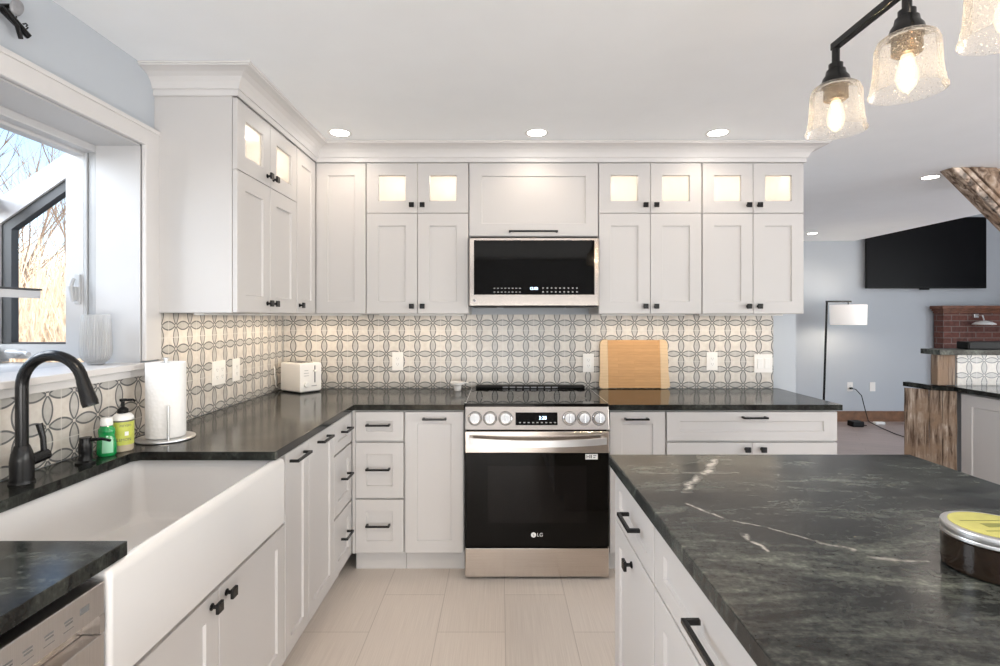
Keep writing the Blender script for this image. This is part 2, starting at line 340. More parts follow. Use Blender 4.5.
# ------------------------------------------------------------------ mesh building
ORG = {}
class MB:
    def __init__(s): s.v = []; s.f = []; s.uv = None
    def add(s, vs, fs, fn=None):
        n = len(s.v)
        s.v += [tuple(fn(*p)) if fn else tuple(p) for p in vs]
        s.f += [tuple(i+n for i in f) for f in fs]; return s
    def box(s, x0, x1, y0, y1, z0, z1, fn=None, ch=0.0):
        x0, x1 = sorted((x0, x1)); y0, y1 = sorted((y0, y1)); z0, z1 = sorted((z0, z1))
        if ch <= 0:
            vs = [(x, y, z) for z in (z0, z1) for y in (y0, y1) for x in (x0, x1)]
            return s.add(vs, [(0, 2, 3, 1), (4, 5, 7, 6), (0, 1, 5, 4), (2, 6, 7, 3), (0, 4, 6, 2), (1, 3, 7, 5)], fn)
        bm = bmesh.new(); bmesh.ops.create_cube(bm, size=1)
        for v in bm.verts: v.co = ((x0+x1)/2+v.co.x*(x1-x0), (y0+y1)/2+v.co.y*(y1-y0), (z0+z1)/2+v.co.z*(z1-z0))
        bmesh.ops.bevel(bm, geom=bm.edges[:], offset=ch, segments=2, affect='EDGES', profile=.5)
        s.bm(bm, fn); return s
    def bm(s, bm, fn=None):
        bm.verts.index_update()
        s.add([v.co[:] for v in bm.verts], [tuple(v.index for v in f.verts) for f in bm.faces], fn); bm.free(); return s
    def rings(s, rings, cap0=True, cap1=True, fn=None, loop=False):
        n = len(rings[0]); vs = [p for r in rings for p in r]; fs = []
        m = len(rings)
        for i in range(m if loop else m-1):
            j = (i+1) % m
            for k in range(n): fs.append((i*n+k, i*n+(k+1) % n, j*n+(k+1) % n, j*n+k))
        if not loop and cap0: fs.append(tuple(range(n))[::-1])
        if not loop and cap1: fs.append(tuple((m-1)*n+k for k in range(n)))
        return s.add(vs, fs, fn)
    def lathe(s, prof, c=(0, 0, 0), seg=32, fn=None, cap0=True, cap1=True, sx=1, sy=1):
        return s.rings([[(c[0]+r*sx*math.cos(2*PI*k/seg), c[1]+r*sy*math.sin(2*PI*k/seg), c[2]+z) for k in range(seg)] for r, z in prof], cap0, cap1, fn)
    def tube(s, pts, r, seg=12, fn=None):
        pts = [Vector(p) for p in pts]; rr = r if isinstance(r, (list, tuple)) else [r]*len(pts)
        rings = []; up = None
        for i, p in enumerate(pts):
            d = (pts[min(i+1, len(pts)-1)]-pts[max(i-1, 0)]).normalized()
            if up is None: up = d.orthogonal().normalized()
            a = (up - d*up.dot(d)).normalized(); bb = d.cross(a); up = a
            rings.append([tuple(p+(a*math.cos(2*PI*k/seg)+bb*math.sin(2*PI*k/seg))*rr[i]) for k in range(seg)])
        return s.rings(rings, fn=fn)
    def cyl(s, p0, p1, r, seg=20, fn=None): return s.tube([p0, p1], r, seg, fn)
    def prism(s, poly, z0, z1, fn=None, ch=0.0):
        if ch <= 0: return s.rings([[(x, y, z0) for x, y in poly], [(x, y, z1) for x, y in poly]], fn=fn)
        bm = bmesh.new(); a = [bm.verts.new((x, y, z0)) for x, y in poly]; b = [bm.verts.new((x, y, z1)) for x, y in poly]
        n = len(poly); bm.faces.new(a[::-1]); bm.faces.new(b)
        for k in range(n): bm.faces.new((a[k], a[(k+1) % n], b[(k+1) % n], b[k]))
        bmesh.ops.recalc_face_normals(bm, faces=bm.faces[:])
        bmesh.ops.bevel(bm, geom=[e for e in bm.edges], offset=ch, segments=2, affect='EDGES', profile=.5)
        return s.bm(bm, fn)
    def build(s, name, mat, parent=None, smooth=False, origin=None, uv=None, recalc=True):
        o0 = Vector(origin) if origin is not None else (ORG[parent.name] if parent is not None else Vector((0, 0, 0)))
        me = bpy.data.meshes.new(name); me.from_pydata([tuple(Vector(v)-o0) for v in s.v], [], s.f)
        bm = bmesh.new(); bm.from_mesh(me)
        if recalc: bmesh.ops.recalc_face_normals(bm, faces=bm.faces[:])
        if uv:
            lay = bm.loops.layers.uv.new('UVMap')
            for f in bm.faces:
                for lp in f.loops: lp[lay].uv = uv(*(lp.vert.co+o0))
        if smooth:
            for f in bm.faces: f.smooth = True
            for e in bm.edges:
                if len(e.link_faces) == 2 and e.calc_face_angle(0) > math.radians(38): e.smooth = False
        bm.to_mesh(me); bm.free()
        me.materials.append(mat if not isinstance(mat, str) else MAT[mat])
        o = bpy.data.objects.new(name, me); COL.objects.link(o)
        if smooth:
            wn_ = o.modifiers.new('normals', 'WEIGHTED_NORMAL'); wn_.keep_sharp = True; wn_.weight = 90
        if parent is not None: o.parent = parent; ORG[o.name] = ORG[parent.name]
        else: o.location = o0; ORG[o.name] = o0
        return o
def tag(o, label=None, cat=None, group=None, kind=None):
    for k, v in (('label', label), ('category', cat), ('group', group), ('kind', kind)):
        if v: o[k] = v
    return o
def thing(name, loc, label, cat, group=None, kind=None):
    o = bpy.data.objects.new(name, None); COL.objects.link(o); o.location = loc; o.empty_display_size = .1
    ORG[o.name] = Vector(loc); return tag(o, label, cat, group, kind)
def struct(mb, name, mat, **kw): return tag(mb.build(name, mat, **kw), kind='structure')
def copy_tree(o, parent=None):
    c = o.copy(); COL.objects.link(c)
    if parent is not None: c.parent = parent
    ORG[c.name] = ORG.get(o.name, Vector((0, 0, 0)))
    for ch in list(o.children): copy_tree(ch, c)
    return c
def text_polys(s, size):
    cu = bpy.data.curves.new('t', 'FONT'); cu.body = s; cu.size = size; cu.align_x = 'CENTER'; cu.align_y = 'CENTER'; cu.resolution_u = 3
    o = bpy.data.objects.new('t', cu); COL.objects.link(o); dg = bpy.context.evaluated_depsgraph_get(); dg.update()
    me = bpy.data.meshes.new_from_object(o.evaluated_get(dg))
    vs = [v.co[:] for v in me.vertices]; fs = [tuple(p.vertices) for p in me.polygons]
    bpy.data.objects.remove(o); bpy.data.meshes.remove(me); bpy.data.curves.remove(cu)
    return vs, fs

# face maps: (u along the run, w outwards, z)
def face_back(y0): return lambda u, w, z: (u, y0-w, z)
def face_left(x0): return lambda u, w, z: (x0+w, u, z)
def face_isl(x0): return lambda u, w, z: (x0-w, u, z)

def rect(u0, u1, z0, z1, i, w): return [(u0+i, w, z0+i), (u1-i, w, z0+i), (u1-i, w, z1-i), (u0+i, w, z1-i)]
def shaker(name, parent, fn, u0, u1, z0, z1, st=.062, t=.02, d=.008, glass=False, stv=None):
    m = MB()
    def R(i, w, inner=False):
        if not inner: return rect(u0, u1, z0, z1, i, w)
        a = st; bv = stv or st; e = i-st
        return [(u0+a+e, w, z0+bv+e), (u1-a-e, w, z0+bv+e), (u1-a-e, w, z1-bv-e), (u0+a+e, w, z1-bv-e)]
    if glass:
        m.rings([R(0, .001), R(0, t-.0015), R(.0015, t), R(st, t, True), R(st+.004, .001, True)], loop=True, fn=fn)
    else:
        m.rings([R(0, .001), R(0, t-.0015), R(.0015, t), R(st, t, True), R(st+.003, t-d, True)], fn=fn)
    o = m.build(name, 'paint', parent)
    if glass:
        MB().box(u0+st-.006, u1-st+.006, .006, .010, z0+(stv or st)-.006, z1-(stv or st)+.006, fn=fn).build('glass_pane', 'cabglass', o)
    return o
def knob(parent, fn, u, z, t=.02):
    m = MB()
    m.rings([[(u+r*math.cos(a), w, z+r*math.sin(a)) for a in [2*PI*k/14 for k in range(14)]] for r, w in ((.010, t), (.010, t+.003), (.0055, t+.006), (.0055, t+.016), (.009, t+.019))], fn=fn)
    m.box(u-.0145, u+.0145, t+.0185, t+.028, z-.0145, z+.0145, fn=fn, ch=.002)
    return m.build('knob', 'black', parent)
def pull(parent, fn, u0, u1, z, t=.02, vert=False):
    m = MB(); s = .0052
    m.box(u0, u1, t+.026, t+.036, z-s, z+s, fn=fn, ch=.0015)
    for u in (u0+s, u1-s): m.box(u-s, u+s, t, t+.027, z-s, z+s, fn=fn, ch=.001)
    return m.build('handle', 'black', parent)
GAP = .002

# ------------------------------------------------------------------ room shell
XL, YB, ZC = -1.425, 3.40, 2.388
WX0, WX1 = XL-.172, XL                     # left wall thickness
wy0, wy1, wz0, wz1 = .80, 2.056, 1.165, 2.064
m = MB()
m.box(WX0, WX1, -3.0, wy0, 0, 2.42); m.box(WX0, WX1, wy1, 3.52, 0, 2.42); m.box(WX0, WX1, wy0, wy1, 0, wz0); m.box(WX0, WX1, wy0, wy1, wz1, 2.42)
struct(m, 'wall_left', 'wall')
struct(MB().box(XL+.001, 1.943, YB, 3.52, 0, ZC), 'wall_back', 'wall')
struct(MB().box(1.80, 1.94, 3.521, 6.87, 0, ZC), 'wall_partition', 'wall')
struct(MB().box(1.80, 7.1, 6.87, 7.0, 0, 3.0), 'wall_far', 'wall')
m = MB(); m.box(7.0, 7.12, -3.0, -2.1, 0, 3.0); m.box(7.0, 7.12, .9, 2.1, 0, 3.0); m.box(7.0, 7.12, 4.7, 6.87, 0, 3.0)
for a_, b_ in ((-2.1, .9), (2.1, 4.7)): m.box(7.0, 7.12, a_, b_, 0, .45); m.box(7.0, 7.12, a_, b_, 2.45, 3.0)
struct(m, 'wall_right', 'wall')
m = MB(); m.box(WX0, -.9, -3.12, -3.0, 0, 3.0); m.box(2.3, 2.5, -3.12, -3.0, 0, 3.0); m.box(6.3, 7.12, -3.12, -3.0, 0, 3.0); m.box(-.9, 2.3, -3.12, -3.0, 0, .15); m.box(-.9, 2.3, -3.12, -3.0, 1.25, 3.0); m.box(2.5, 6.3, -3.12, -3.0, 0, .15); m.box(2.5, 6.3, -3.12, -3.0, 2.25, 3.0)
struct(m, 'wall_rear', 'wall')
m = MB()
for x in (-.9, .15, 1.19, 2.24): m.box(x, x+.06, -3.09, -3.04, .15, 1.25)
m.box(-.9, 2.3, -3.09, -3.04, .15, .21); m.box(-.9, 2.3, -3.09, -3.04, 1.19, 1.25)
struct(m, 'fill_window_2', 'vinyl')  # unseen rear window, shaped wide and low to brighten the base cabinets
m = MB()
for x in (2.5, 3.75, 5.0, 6.24): m.box(x, x+.06, -3.09, -3.04, .15, 2.25)
m.box(2.5, 6.3, -3.09, -3.04, .15, .21); m.box(2.5, 6.3, -3.09, -3.04, 2.19, 2.25)
struct(m, 'fill_window_5', 'vinyl')  # unseen rear window added for fill, clear of the microwave's reflection
m = MB()
for y in (-2.1, -.63, .82): m.box(7.04, 7.09, y, y+.08, .45, 2.45)
m.box(7.04, 7.09, -2.1, .9, .45, .53); m.box(7.04, 7.09, -2.1, .9, 2.37, 2.45)
struct(m, 'fill_window_3', 'vinyl')  # unseen window added to let the main fill in from the right
m = MB()
for y in (2.1, 3.36, 4.62): m.box(7.04, 7.09, y, y+.08, .45, 2.45)
m.box(7.04, 7.09, 2.1, 4.7, .45, .53); m.box(7.04, 7.09, 2.1, 4.7, 2.37, 2.45)
struct(m, 'fill_window_4', 'vinyl')  # second unseen window added for fill on the living room side
m = MB(); m.box(WX0, 4.7, -3.0, 7.0, ZC, ZC+.10); m.box(4.6, 4.7, -3.0, 6.87, ZC+.1, 3.0); m.box(4.6, 7.12, -3.12, 7.0, 3.0, 3.1)
struct(m, 'ceiling', 'ceiling')
struct(MB().box(WX0, 1.95, -3.0, 3.46, -.05, 0), 'floor', 'floor', uv=lambda x, y, z: (y-2.269+.61*8, x+.574+.2985*8))
m = MB(); m.box(1.95, 7.12, -3.0, 7.0, -.05, 0); m.box(1.80, 1.95, 3.46, 7.0, -.05, 0)
struct(m, 'floor_living', 'plank')
m = MB(); m.box(1.945, 6.99, 6.852, 6.869, 0, .115); m.box(1.945, 6.99, 6.846, 6.869, .115, .135, ch=.002); m.box(1.945, 6.99, 6.835, 6.852, 0, .018)
struct(m, 'baseboard_far', 'basewood')

# patterned wall tile behind the worktops
tz0, tz1 = .9155, 1.396
uvb = lambda x, y, z: (x-.0684+.1016*40, z-.936+.1016*20)
uvl = lambda x, y, z: (y-.03+.1016*40, z-.936+.1016*20)
def uvw(x, y, z): return (y-1.724+.1016*40, z-1.036+.1016*20)
struct(MB().box(XL+.009, 1.79, YB-.008, YB-.0005, tz0, tz1), 'wall_back_tile', 'tile', uv=uvb)
struct(MB().box(XL+.0005, XL+.008, 2.152, YB-.009, tz0, tz1), 'wall_left_tile', 'tile', uv=uvl)
struct(MB().box(XL+.0005, XL+.008, -.4, 2.1515, tz0, 1.148), 'wall_left_sink_tile', 'tile', uv=uvw)

# ------------------------------------------------------------------ garden window over the sink
win = thing('window_1', (XL, wy1, wz0), None, None, kind='structure')
m = MB()   # casing on the wall
m.box(XL+.001, XL+.020, wy1, 2.150, 1.205, 2.142, ch=.003); m.box(XL+.001, XL+.020, wy0-.09, wy0, 1.205, 2.142, ch=.003)
m.box(XL+.001, XL+.0205, wy0-.09, 2.150, wz1, 2.142, ch=.003)
m.box(XL+.001, XL+.026, wy0-.09, 2.150, 2.126, 2.142, ch=.002)
m.build('casing', 'trim', win)
m = MB()   # sill board and apron
m.box(-1.60, XL+.010, wy0+.007, wy1-.007, 1.166, 1.200); m.box(XL+.0095, XL+.040, wy0-.09, 2.150, 1.176, 1.200, ch=.004)
m.box(XL+.009, XL+.026, wy0-.09, 2.150, 1.149, 1.1755, ch=.003)
m.build('sill', 'trim', win)
m = MB()   # white jamb lining
m.box(-1.60, XL, wy1-.006, wy1+.004, 1.2, wz1); m.box(-1.60, XL, wy0-.004, wy0+.006, 1.2, wz1); m.box(-1.60, XL, wy0, wy1, wz1-.006, wz1+.004)
m.build('jamb', 'vinyl', win)
def side_panel(y, sgn):
    fn = lambda x, z, w: (x, y+sgn*w, z)
    outer = [(-1.651, 1.215), (-1.651, 2.046), (-1.700, 2.046), (-1.985, 1.852), (-1.985, 1.215)]
    inner = [(-1.721, 1.272), (-1.721, 1.932), (-1.7215, 1.932), (-1.9845, 1.749), (-1.9845, 1.272)]
    mm = MB().rings([[(x, z, 0.0) for x, z in outer], [(x, z, 0.0) for x, z in inner], [(x, z, .045) for x, z in inner], [(x, z, .045) for x, z in outer]], loop=True, fn=fn)
    s = mm.build('sash', 'vinyl', win)
    inn2 = [(-1.722, 1.273), (-1.722, 1.931), (-1.7225, 1.931), (-1.984, 1.748), (-1.984, 1.273)]
    def shr(k): return [(-1.722-k*.1, 1.273+k*.5), (-1.722-k*.1, 1.931-k*3.8), (-1.7225-k*.1, 1.931-k*3.8), (-1.984+k*3.3, 1.749-k*1.6), (-1.984+k*3.3, 1.273+k*.5)]
    MB().rings([[(x, z, .008) for x, z in shr(0.0005)], [(x, z, .008) for x, z in shr(.012)], [(x, z, .04) for x, z in shr(.012)], [(x, z, .04) for x, z in shr(0.0005)]], loop=True, fn=fn).build('gasket', 'gasket', s)
    MB().rings([[(x, z, .022) for x, z in inn2], [(x, z, .026) for x, z in inn2]], fn=fn).build('glass_pane', 'glass', s)
    return s
s1 = side_panel(wy1-.003, 1); s2 = side_panel(wy0+.003, -1)
m = MB(); m.box(-1.676, -1.664, wy1-.030, wy1-.003, 1.445, 1.50, ch=.004); m.tube([(-1.67, wy1-.03, 1.53), (-1.67, wy1-.042, 1.50), (-1.671, wy1-.03, 1.44)], [.008, .009, .006], 10)
m.box(-1.682, -1.658, wy1-.012, wy1-.003, 1.43, 1.55, ch=.004)
m.build('latch', 'greyframe', s1)
m = MB()   # grey frame between the wall and the bay, with grooves, and the bay's front frame
for y0, y1 in ((wy1-.004, wy1+.04), (wy0-.04, wy0+.004)):
    m.box(-1.615, -1.601, y0, y1, 1.2, wz1, ch=.002); m.box(-1.635, -1.617, y0+.006*(1 if y0 > 1.5 else 0), y1, 1.2, wz1, ch=.002); m.box(-1.650, -1.637, y0, y1, 1.2, 2.05, ch=.002)
m.build('frame', 'greyframe', win)
m = MB(); m.box(-1.645, -1.601, wy0, wy1, 2.03, 2.066, ch=.003); m.box(-1.69, -1.645, wy0, wy1, 2.018, 2.05, ch=.003)
m.build('head_rail', 'vinyl', win)
m = MB(); m.box(-2.03, -1.60, wy0-.03, wy1+.03, 1.15, 1.198, ch=.003); m.box(-2.03, -1.985, wy0-.04, wy1+.04, 1.2, 1.26, ch=.003); m.box(-2.03, -1.985, wy0-.04, wy1+.04, 1.80, 1.852, ch=.003)
for y in (wy0-.04, wy1): m.box(-2.03, -1.987, y, y+.04, 1.26, 1.80, ch=.003)
m.build('front_frame', 'vinyl', win)
MB().box(-2.012, -2.006, wy0, wy1, 1.26, 1.80).build('glass_pane', 'glass', win)
fnr = lambda u, w, y: (-1.690-u*.290-w*.56, y, 2.043-u*.197+w*.82)
MB().rings([[fnr(u, w, y) for u, w in ((0, 0), (1.05, 0), (1.05, .006), (0, .006))] for y in (wy0, wy1)]).build('roof_pane', 'glass', win)
m = MB(); m.box(-1.935, -1.895, wy1-.03, wy1-.004, 1.225, 1.252, ch=.005); m.tube([(-1.915, wy1-.03, 1.24), (-1.90, wy1-.06, 1.245), (-1.82, wy1-.07, 1.243), (-1.80, wy1-.08, 1.238)], [.008, .008, .007, .009], 10)
m.build('crank_handle', 'vinyl', s1)
sh = thing('glass_shelf', (-1.9, 1.4, 1.47), 'small glass shelf with white edge rail fixed across the bay window', 'shelf')
MB().box(-1.983, -1.790, wy0+.03, wy1-.03, 1.483, 1.490, ch=.001).build('glass_plate', 'gasket', sh)
m = MB(); m.box(-1.80, -1.792, wy0+.03, wy1-.034, 1.452, 1.482, ch=.002); m.box(-1.975, -1.80, wy1-.05, wy1-.036, 1.462, 1.482, ch=.002); m.box(-1.975, -1.80, wy0+.036, wy0+.05, 1.462, 1.482, ch=.002)
m.build('rail', 'vinyl', sh)

# ------------------------------------------------------------------ outside: bank, saplings and brushwood
m = MB(); pts = []
nx, ny = 26, 30
for j in range(ny+1):
    for i in range(nx+1):
        x = -3.2-i*1.6; y = -18+j*2.4
        pts.append((x, y, -.6+max(0, (-x-6))*.135+.5*noise.noise(Vector((x*.2, y*.2, 0)))))
m.add(pts, [(j*(nx+1)+i, j*(nx+1)+i+1, (j+1)*(nx+1)+i+1, (j+1)*(nx+1)+i) for j in range(ny) for i in range(nx)])
struct(m, 'hill', 'hill', smooth=True)
def branch(mb, p, d, ln, r, depth, rng):
    n = 4; pts = [p]; rr = [r]; q = Vector(p); dd = Vector(d)
    for k in range(n):
        dd = (dd + Vector((rng.uniform(-.16, .16), rng.uniform(-.16, .16), rng.uniform(-.02, .14)))).normalized()
        q = q + dd*ln/n; pts.append(tuple(q)); rr.append(r*(1-.75*(k+1)/n))
    mb.tube(pts, rr, 4 if depth else 5)
    if depth < 2:
        for k in range(8 if depth == 0 else 5):
            f = rng.uniform(.25, .98); i = min(n-1, int(f*n)); a = Vector(pts[i]).lerp(Vector(pts[i+1]), f*n-i)
            nd_ = (dd*.55 + Vector((rng.uniform(-1, 1), rng.uniform(-1, 1), rng.uniform(.1, .8)))*.62).normalized()
            branch(mb, tuple(a), nd_, ln*rng.uniform(.3, .55), r*.42, depth+1, rng)
protos = []
for k in range(5):
    rng = random.Random(40+k); mb = MB(); branch(mb, (0, 0, -.3), (rng.uniform(-.15, .15), rng.uniform(-.15, .15), 1), rng.uniform(5, 8), .04, 0, rng)
    for q in range(2): branch(mb, (rng.uniform(-.3, .3), rng.uniform(-.3, .3), -.3), (rng.uniform(-.3, .3), rng.uniform(-.3, .3), 1), rng.uniform(3, 6), .03, 0, rng)
    protos.append(mb)
def hz(x, y): return -.6+max(0, (-x-6))*.135+.5*noise.noise(Vector((x*.2, y*.2, 0)))
rng = random.Random(5); made = {}
for k in range(12):
    az = math.radians(rng.uniform(38, 52) if k < 9 else rng.uniform(20, 80)); d = rng.uniform(13, 28)
    x, y = -d*math.sin(az), d*math.cos(az)
    if x > -5: x = -5-rng.random()
    q = k % 5
    if q not in made:
        o = protos[q].build('bare_sapling', 'bark', origin=(0, 0, 0)); made[q] = o
    else: o = made[q].copy(); COL.objects.link(o)
    o.location = (x, y, hz(x, y)); o.rotation_euler = (0, 0, rng.uniform(0, 6.28))
    tag(o, 'bare thin leafless sapling on the dry bank outside the window', 'tree', 'bare saplings outside the window')
mb = MB(); rng = random.Random(9)
for k in range(2200):
    az = math.radians(rng.uniform(37, 52) if k < 2000 else rng.uniform(15, 80)); d = rng.uniform(9, 30)
    x, y = -d*math.sin(az), d*math.cos(az); x = min(x, -4.5); z = hz(x, y)-.1; h = rng.uniform(1.2, 3.4)
    a = Vector((x, y, z)); e = a+Vector((rng.uniform(-.9, .9), rng.uniform(-.9, .9), h)); r = rng.uniform(.012, .026)
    mid = a.lerp(e, .5)+Vector((rng.uniform(-.2, .2), rng.uniform(-.2, .2), 0))
    mb.tube([a, mid, e], [r, r*.7, r*.2], 3)
tag(mb.build('brushwood', 'twig', recalc=False), 'thicket of tan dry stems covering the bank outside', 'brush', kind='stuff')

# ------------------------------------------------------------------ base cabinets, left run
XF = -.812                      # carcass front (door faces end at -.79 with t=.02)
fl = face_left(XF+.001)
ZT, ZD0, ZD1 = .884, .119, .873
def carcass_left(root, y0, y1, ztop=ZT-.002, x0=-1.412):
    m = MB(); m.box(x0, XF, y0+.001, y1-.001, .11, ztop); m.box(x0, XF-.05, y0+.001, y1-.001, .001, .11)
    return m.build('body', 'paint', root)
r = thing('base_cabinet', (XF, 1.45, 0), 'white two-door cabinet under the farmhouse sink', 'cabinet')
m = MB(); m.box(-1.33, XF, 1.0105, 1.0285, .11, .645); m.box(-1.33, XF, 1.889, 1.9075, .11, .645); m.box(-1.33, XF, 1.0285, 1.889, .11, .13); m.box(-1.33, XF-.05, 1.0105, 1.9075, .001, .11)
m.box(XF-.018, XF-.008, 1.0285, 1.889, .60, .645); m.box(XF-.02, XF, 1.8535, 1.9075, .645, ZT-.002)
m.build('body', 'paint', r)
d = shaker('door', r, fl, 1.013, 1.4565, ZD0, .617); knob(d, fl, 1.420, .585)
d = shaker('door', r, fl, 1.4595, 1.905, ZD0, .617); knob(d, fl, 1.497, .585)
r = thing('base_cabinet', (XF, 2.02, 0), 'narrow white pull-out cabinet immediately right of the sink', 'cabinet')
carcass_left(r, 1.9085, 2.142)
d = shaker('door', r, fl, 1.911, 2.140, ZD0, ZD1, st=.052); pull(d, fl, 1.945, 2.09, .838)
r = thing('base_cabinet', (XF, 2.3, 0), 'white one-door cabinet between narrow pull-out and corner drawers', 'cabinet')
carcass_left(r, 2.142, 2.472)
d = shaker('door', r, fl, 2.144, 2.470, ZD0, ZD1, st=.056); pull(d, fl, 2.24, 2.37, .838)
r = thing('drawer_cabinet', (XF, 2.62, 0), 'white three-drawer cabinet filling the left side of the inner corner', 'cabinet')
carcass_left(r, 2.472, 2.77)
ROWS = [(.718, .873, .050), (.413, .708, .062), (.119, .403, .062)]
for (z0, z1, st) in ROWS:
    d = shaker('drawer', r, fl, 2.474, 2.762, z0, z1, st=.058, stv=st); pull(d, fl, 2.575, 2.685, (z0+z1)/2+.012)

# ------------------------------------------------------------------ base cabinets, back run
YF = 2.789
fb = face_back(YF-.001)
def carcass_back(root, x0, x1):
    m = MB(); m.box(x0+.001, x1-.001, YF, 3.385, .11, ZT-.002); m.box(x0+.001, x1-.001, YF+.05, 3.385, .001, .11)
    return m.build('body', 'paint', root)
r = thing('drawer_cabinet', (-.65, YF, 0), 'white three-drawer cabinet facing the room beside the inner corner', 'cabinet')
carcass_back(r, -.788, -.512)
MB().box(-.7895, -.7735, 2.7705, 2.7885, .115, .8815).build('filler_strip', 'paint', r)
for (z0, z1, st) in ROWS:
    d = shaker('drawer', r, fb, -.772, -.516, z0, z1, st=.058, stv=st); pull(d, fb, -.712, -.585, (z0+z1)/2+.01)
r = thing('base_cabinet', (-.35, YF, 0), 'white one-door cabinet immediately left of the range', 'cabinet')
carcass_back(r, -.512, -.192)
d = shaker('door', r, fb, -.507, -.197, ZD0, ZD1, st=.064); pull(d, fb, -.412, -.285, .838)
r = thing('base_cabinet', (.73, YF, 0), 'white one-door cabinet immediately right of the range', 'cabinet')
carcass_back(r, .582, .887)
d = shaker('door', r, fb, .587, .882, ZD0, ZD1, st=.064); pull(d, fb, .662, .79, .838)
r = thing('base_cabinet', (1.35, YF, 0), 'wide white cabinet with long drawer over two doors at counter end', 'cabinet')
carcass_back(r, .887, 1.806)
d = shaker('drawer', r, fb, .892, 1.802, .718, .873, st=.07, stv=.05); pull(d, fb, 1.29, 1.42, .845)
d = shaker('door', r, fb, .892, 1.3455, ZD0, .708); knob(d, fb, 1.315, .675)
d = shaker('door', r, fb, 1.3485, 1.802, ZD0, .708); knob(d, fb, 1.40, .675)

# ------------------------------------------------------------------ worktops
XW, YW = XL+.010, YB-.010
def arc(cx, cy, r_, a0, a1, n=4): return [(cx+r_*math.cos(a0+(a1-a0)*k/n), cy+r_*math.sin(a0+(a1-a0)*k/n)) for k in range(n+1)]
poly = [(XW, -.4), (-.776, -.4), (-.776, 1.08), (-1.242, 1.08)] + [(-1.262, 1.10), (-1.262, 1.77)] + [(-1.242, 1.79), (-.776, 1.79), (-.776, 2.75), (-.19, 2.75), (-.19, YW), (XW, YW)]
tag(MB().prism(poly, ZT, .914, ch=.002).build('worktop', 'stone'), 'dark soapstone L-shaped worktop wrapping the sink and the corner', 'worktop')
tag(MB().prism([(.579, 2.75), (1.82, 2.75), (1.82, YW), (.579, YW)], ZT, .914, ch=.002).build('worktop', 'stone'), 'dark soapstone worktop right of the range under the cutting board', 'worktop')
tag(MB().prism([(.369, -.35), (1.39, -.35), (1.39, 1.758), (.369, 1.758)], .877, .914, ch=.003).build('worktop', 'stone_island'), 'large veined soapstone worktop on the island', 'worktop')

# ------------------------------------------------------------------ island cabinets
XI = .407
fi = face_isl(XI-.001)
def carcass_isl(root, y0, y1):
    m = MB(); m.box(XI, 1.35, y0+.001, y1-.001, .11, .875); m.box(XI+.05, 1.30, y0+.001, y1-.001, .001, .11)
    return m.build('body', 'paint', root)
r = thing('island_cabinet', (XI, 1.52, 0), 'white island cabinet at the range end with drawer over knobbed door', 'cabinet')
carcass_isl(r, 1.297, 1.742)
d = shaker('drawer', r, fi, 1.300, 1.738, .710, .866, st=.06, stv=.048); pull(d, fi, 1.425, 1.555, .790)
d = shaker('door', r, fi, 1.300, 1.738, ZD0, .702); knob(d, fi, 1.515, .655)
r = thing('island_cabinet', (XI, .87, 0), 'white island drawer bank with wide pull in the foreground', 'cabinet')
carcass_isl(r, .45, 1.297)
for (z0, z1, st) in ((.710, .866, .048), (.415, .702, .062), (.119, .407, .062)):
    d = shaker('drawer', r, fi, .453, 1.294, z0, z1, st=.07, stv=st); pull(d, fi, .74, 1.005, (z0+z1)/2 + .004)
r = thing('island_cabinet', (XI, .05, 0), 'white two-door island cabinet at the near end beyond the frame', 'cabinet')
carcass_isl(r, -.33, .45)
d = shaker('door', r, fi, -.327, .058, ZD0, .866); knob(d, fi, .03, .80)
d = shaker('door', r, fi, .062, .447, ZD0, .866); knob(d, fi, .09, .80)

# ------------------------------------------------------------------ upper cabinets
Z0, Z1, ZS = 1.398, 2.285, 1.991
YU = 3.069; fu = face_back(YU-.001)
def upper_box(name, root, x0, x1, y0, y1, split=True):
    m = MB(); t = .018; zt = 2.312
    m.box(x0, x0+t, y0, y1, Z0, zt); m.box(x1-t, x1, y0, y1, Z0, zt); m.box(x0+t, x1-t, y0, y1, Z0, Z0+t); m.box(x0+t, x1-t, y0, y1, zt-t-.01, zt)
    return m
def puck(root, c):
    MB().lathe([(.0, 2.279), (.024, 2.279), (.026, 2.284), (.0, 2.284)], (c[0], c[1], 0), 16).build('puck_light', 'lens', root)
    o = lamp('cabinet_puck', 'POINT', (c[0], c[1], 2.245), .62, (1.0, .91, .78), shadow_soft_size=.03); return o
def upper_back(label, x0, x1, split):
    xm = (x0+x1)/2
    r = thing('wall_cabinet', (xm, YU, Z0), label, 'cabinet')
    b = upper_box('body', r, x0+.001, x1-.001, YU, 3.388)
    b.box(x0+.019, x1-.019, 3.370, 3.388, Z0+.018, 2.29); b.box(x0+.019, x1-.019, YU, 3.37, ZS-.009, ZS+.009)
    b.build('body', 'inside', r) if False else b.build('body', 'paint', r)
    for a, c, k in ((x0+.003, xm-.0015, 1), (xm+.0015, x1-.003, -1)):
        d = shaker('door', r, fu, a, c, Z0+.002, ZS-.0015, st=.069, stv=.072); knob(d, fu, (c-.03) if k > 0 else (a+.03), Z0+.045)
        d = shaker('glass_door', r, fu, a, c, ZS+.0015, Z1, st=.069, stv=.07, glass=True); knob(d, fu, (c-.03) if k > 0 else (a+.03), ZS+.045)
    for a in (xm-.15, xm+.15): puck(r, (a, 3.22))
    return r
upper_back('white wall cabinet with lit glass upper doors left of the microwave', -.788, -.184, True)
upper_back('white wall cabinet with lit glass upper doors right beside the microwave', .580, 1.189, True)
upper_back('white wall cabinet with lit glass upper doors at the right end', 1.189, 1.790, True)
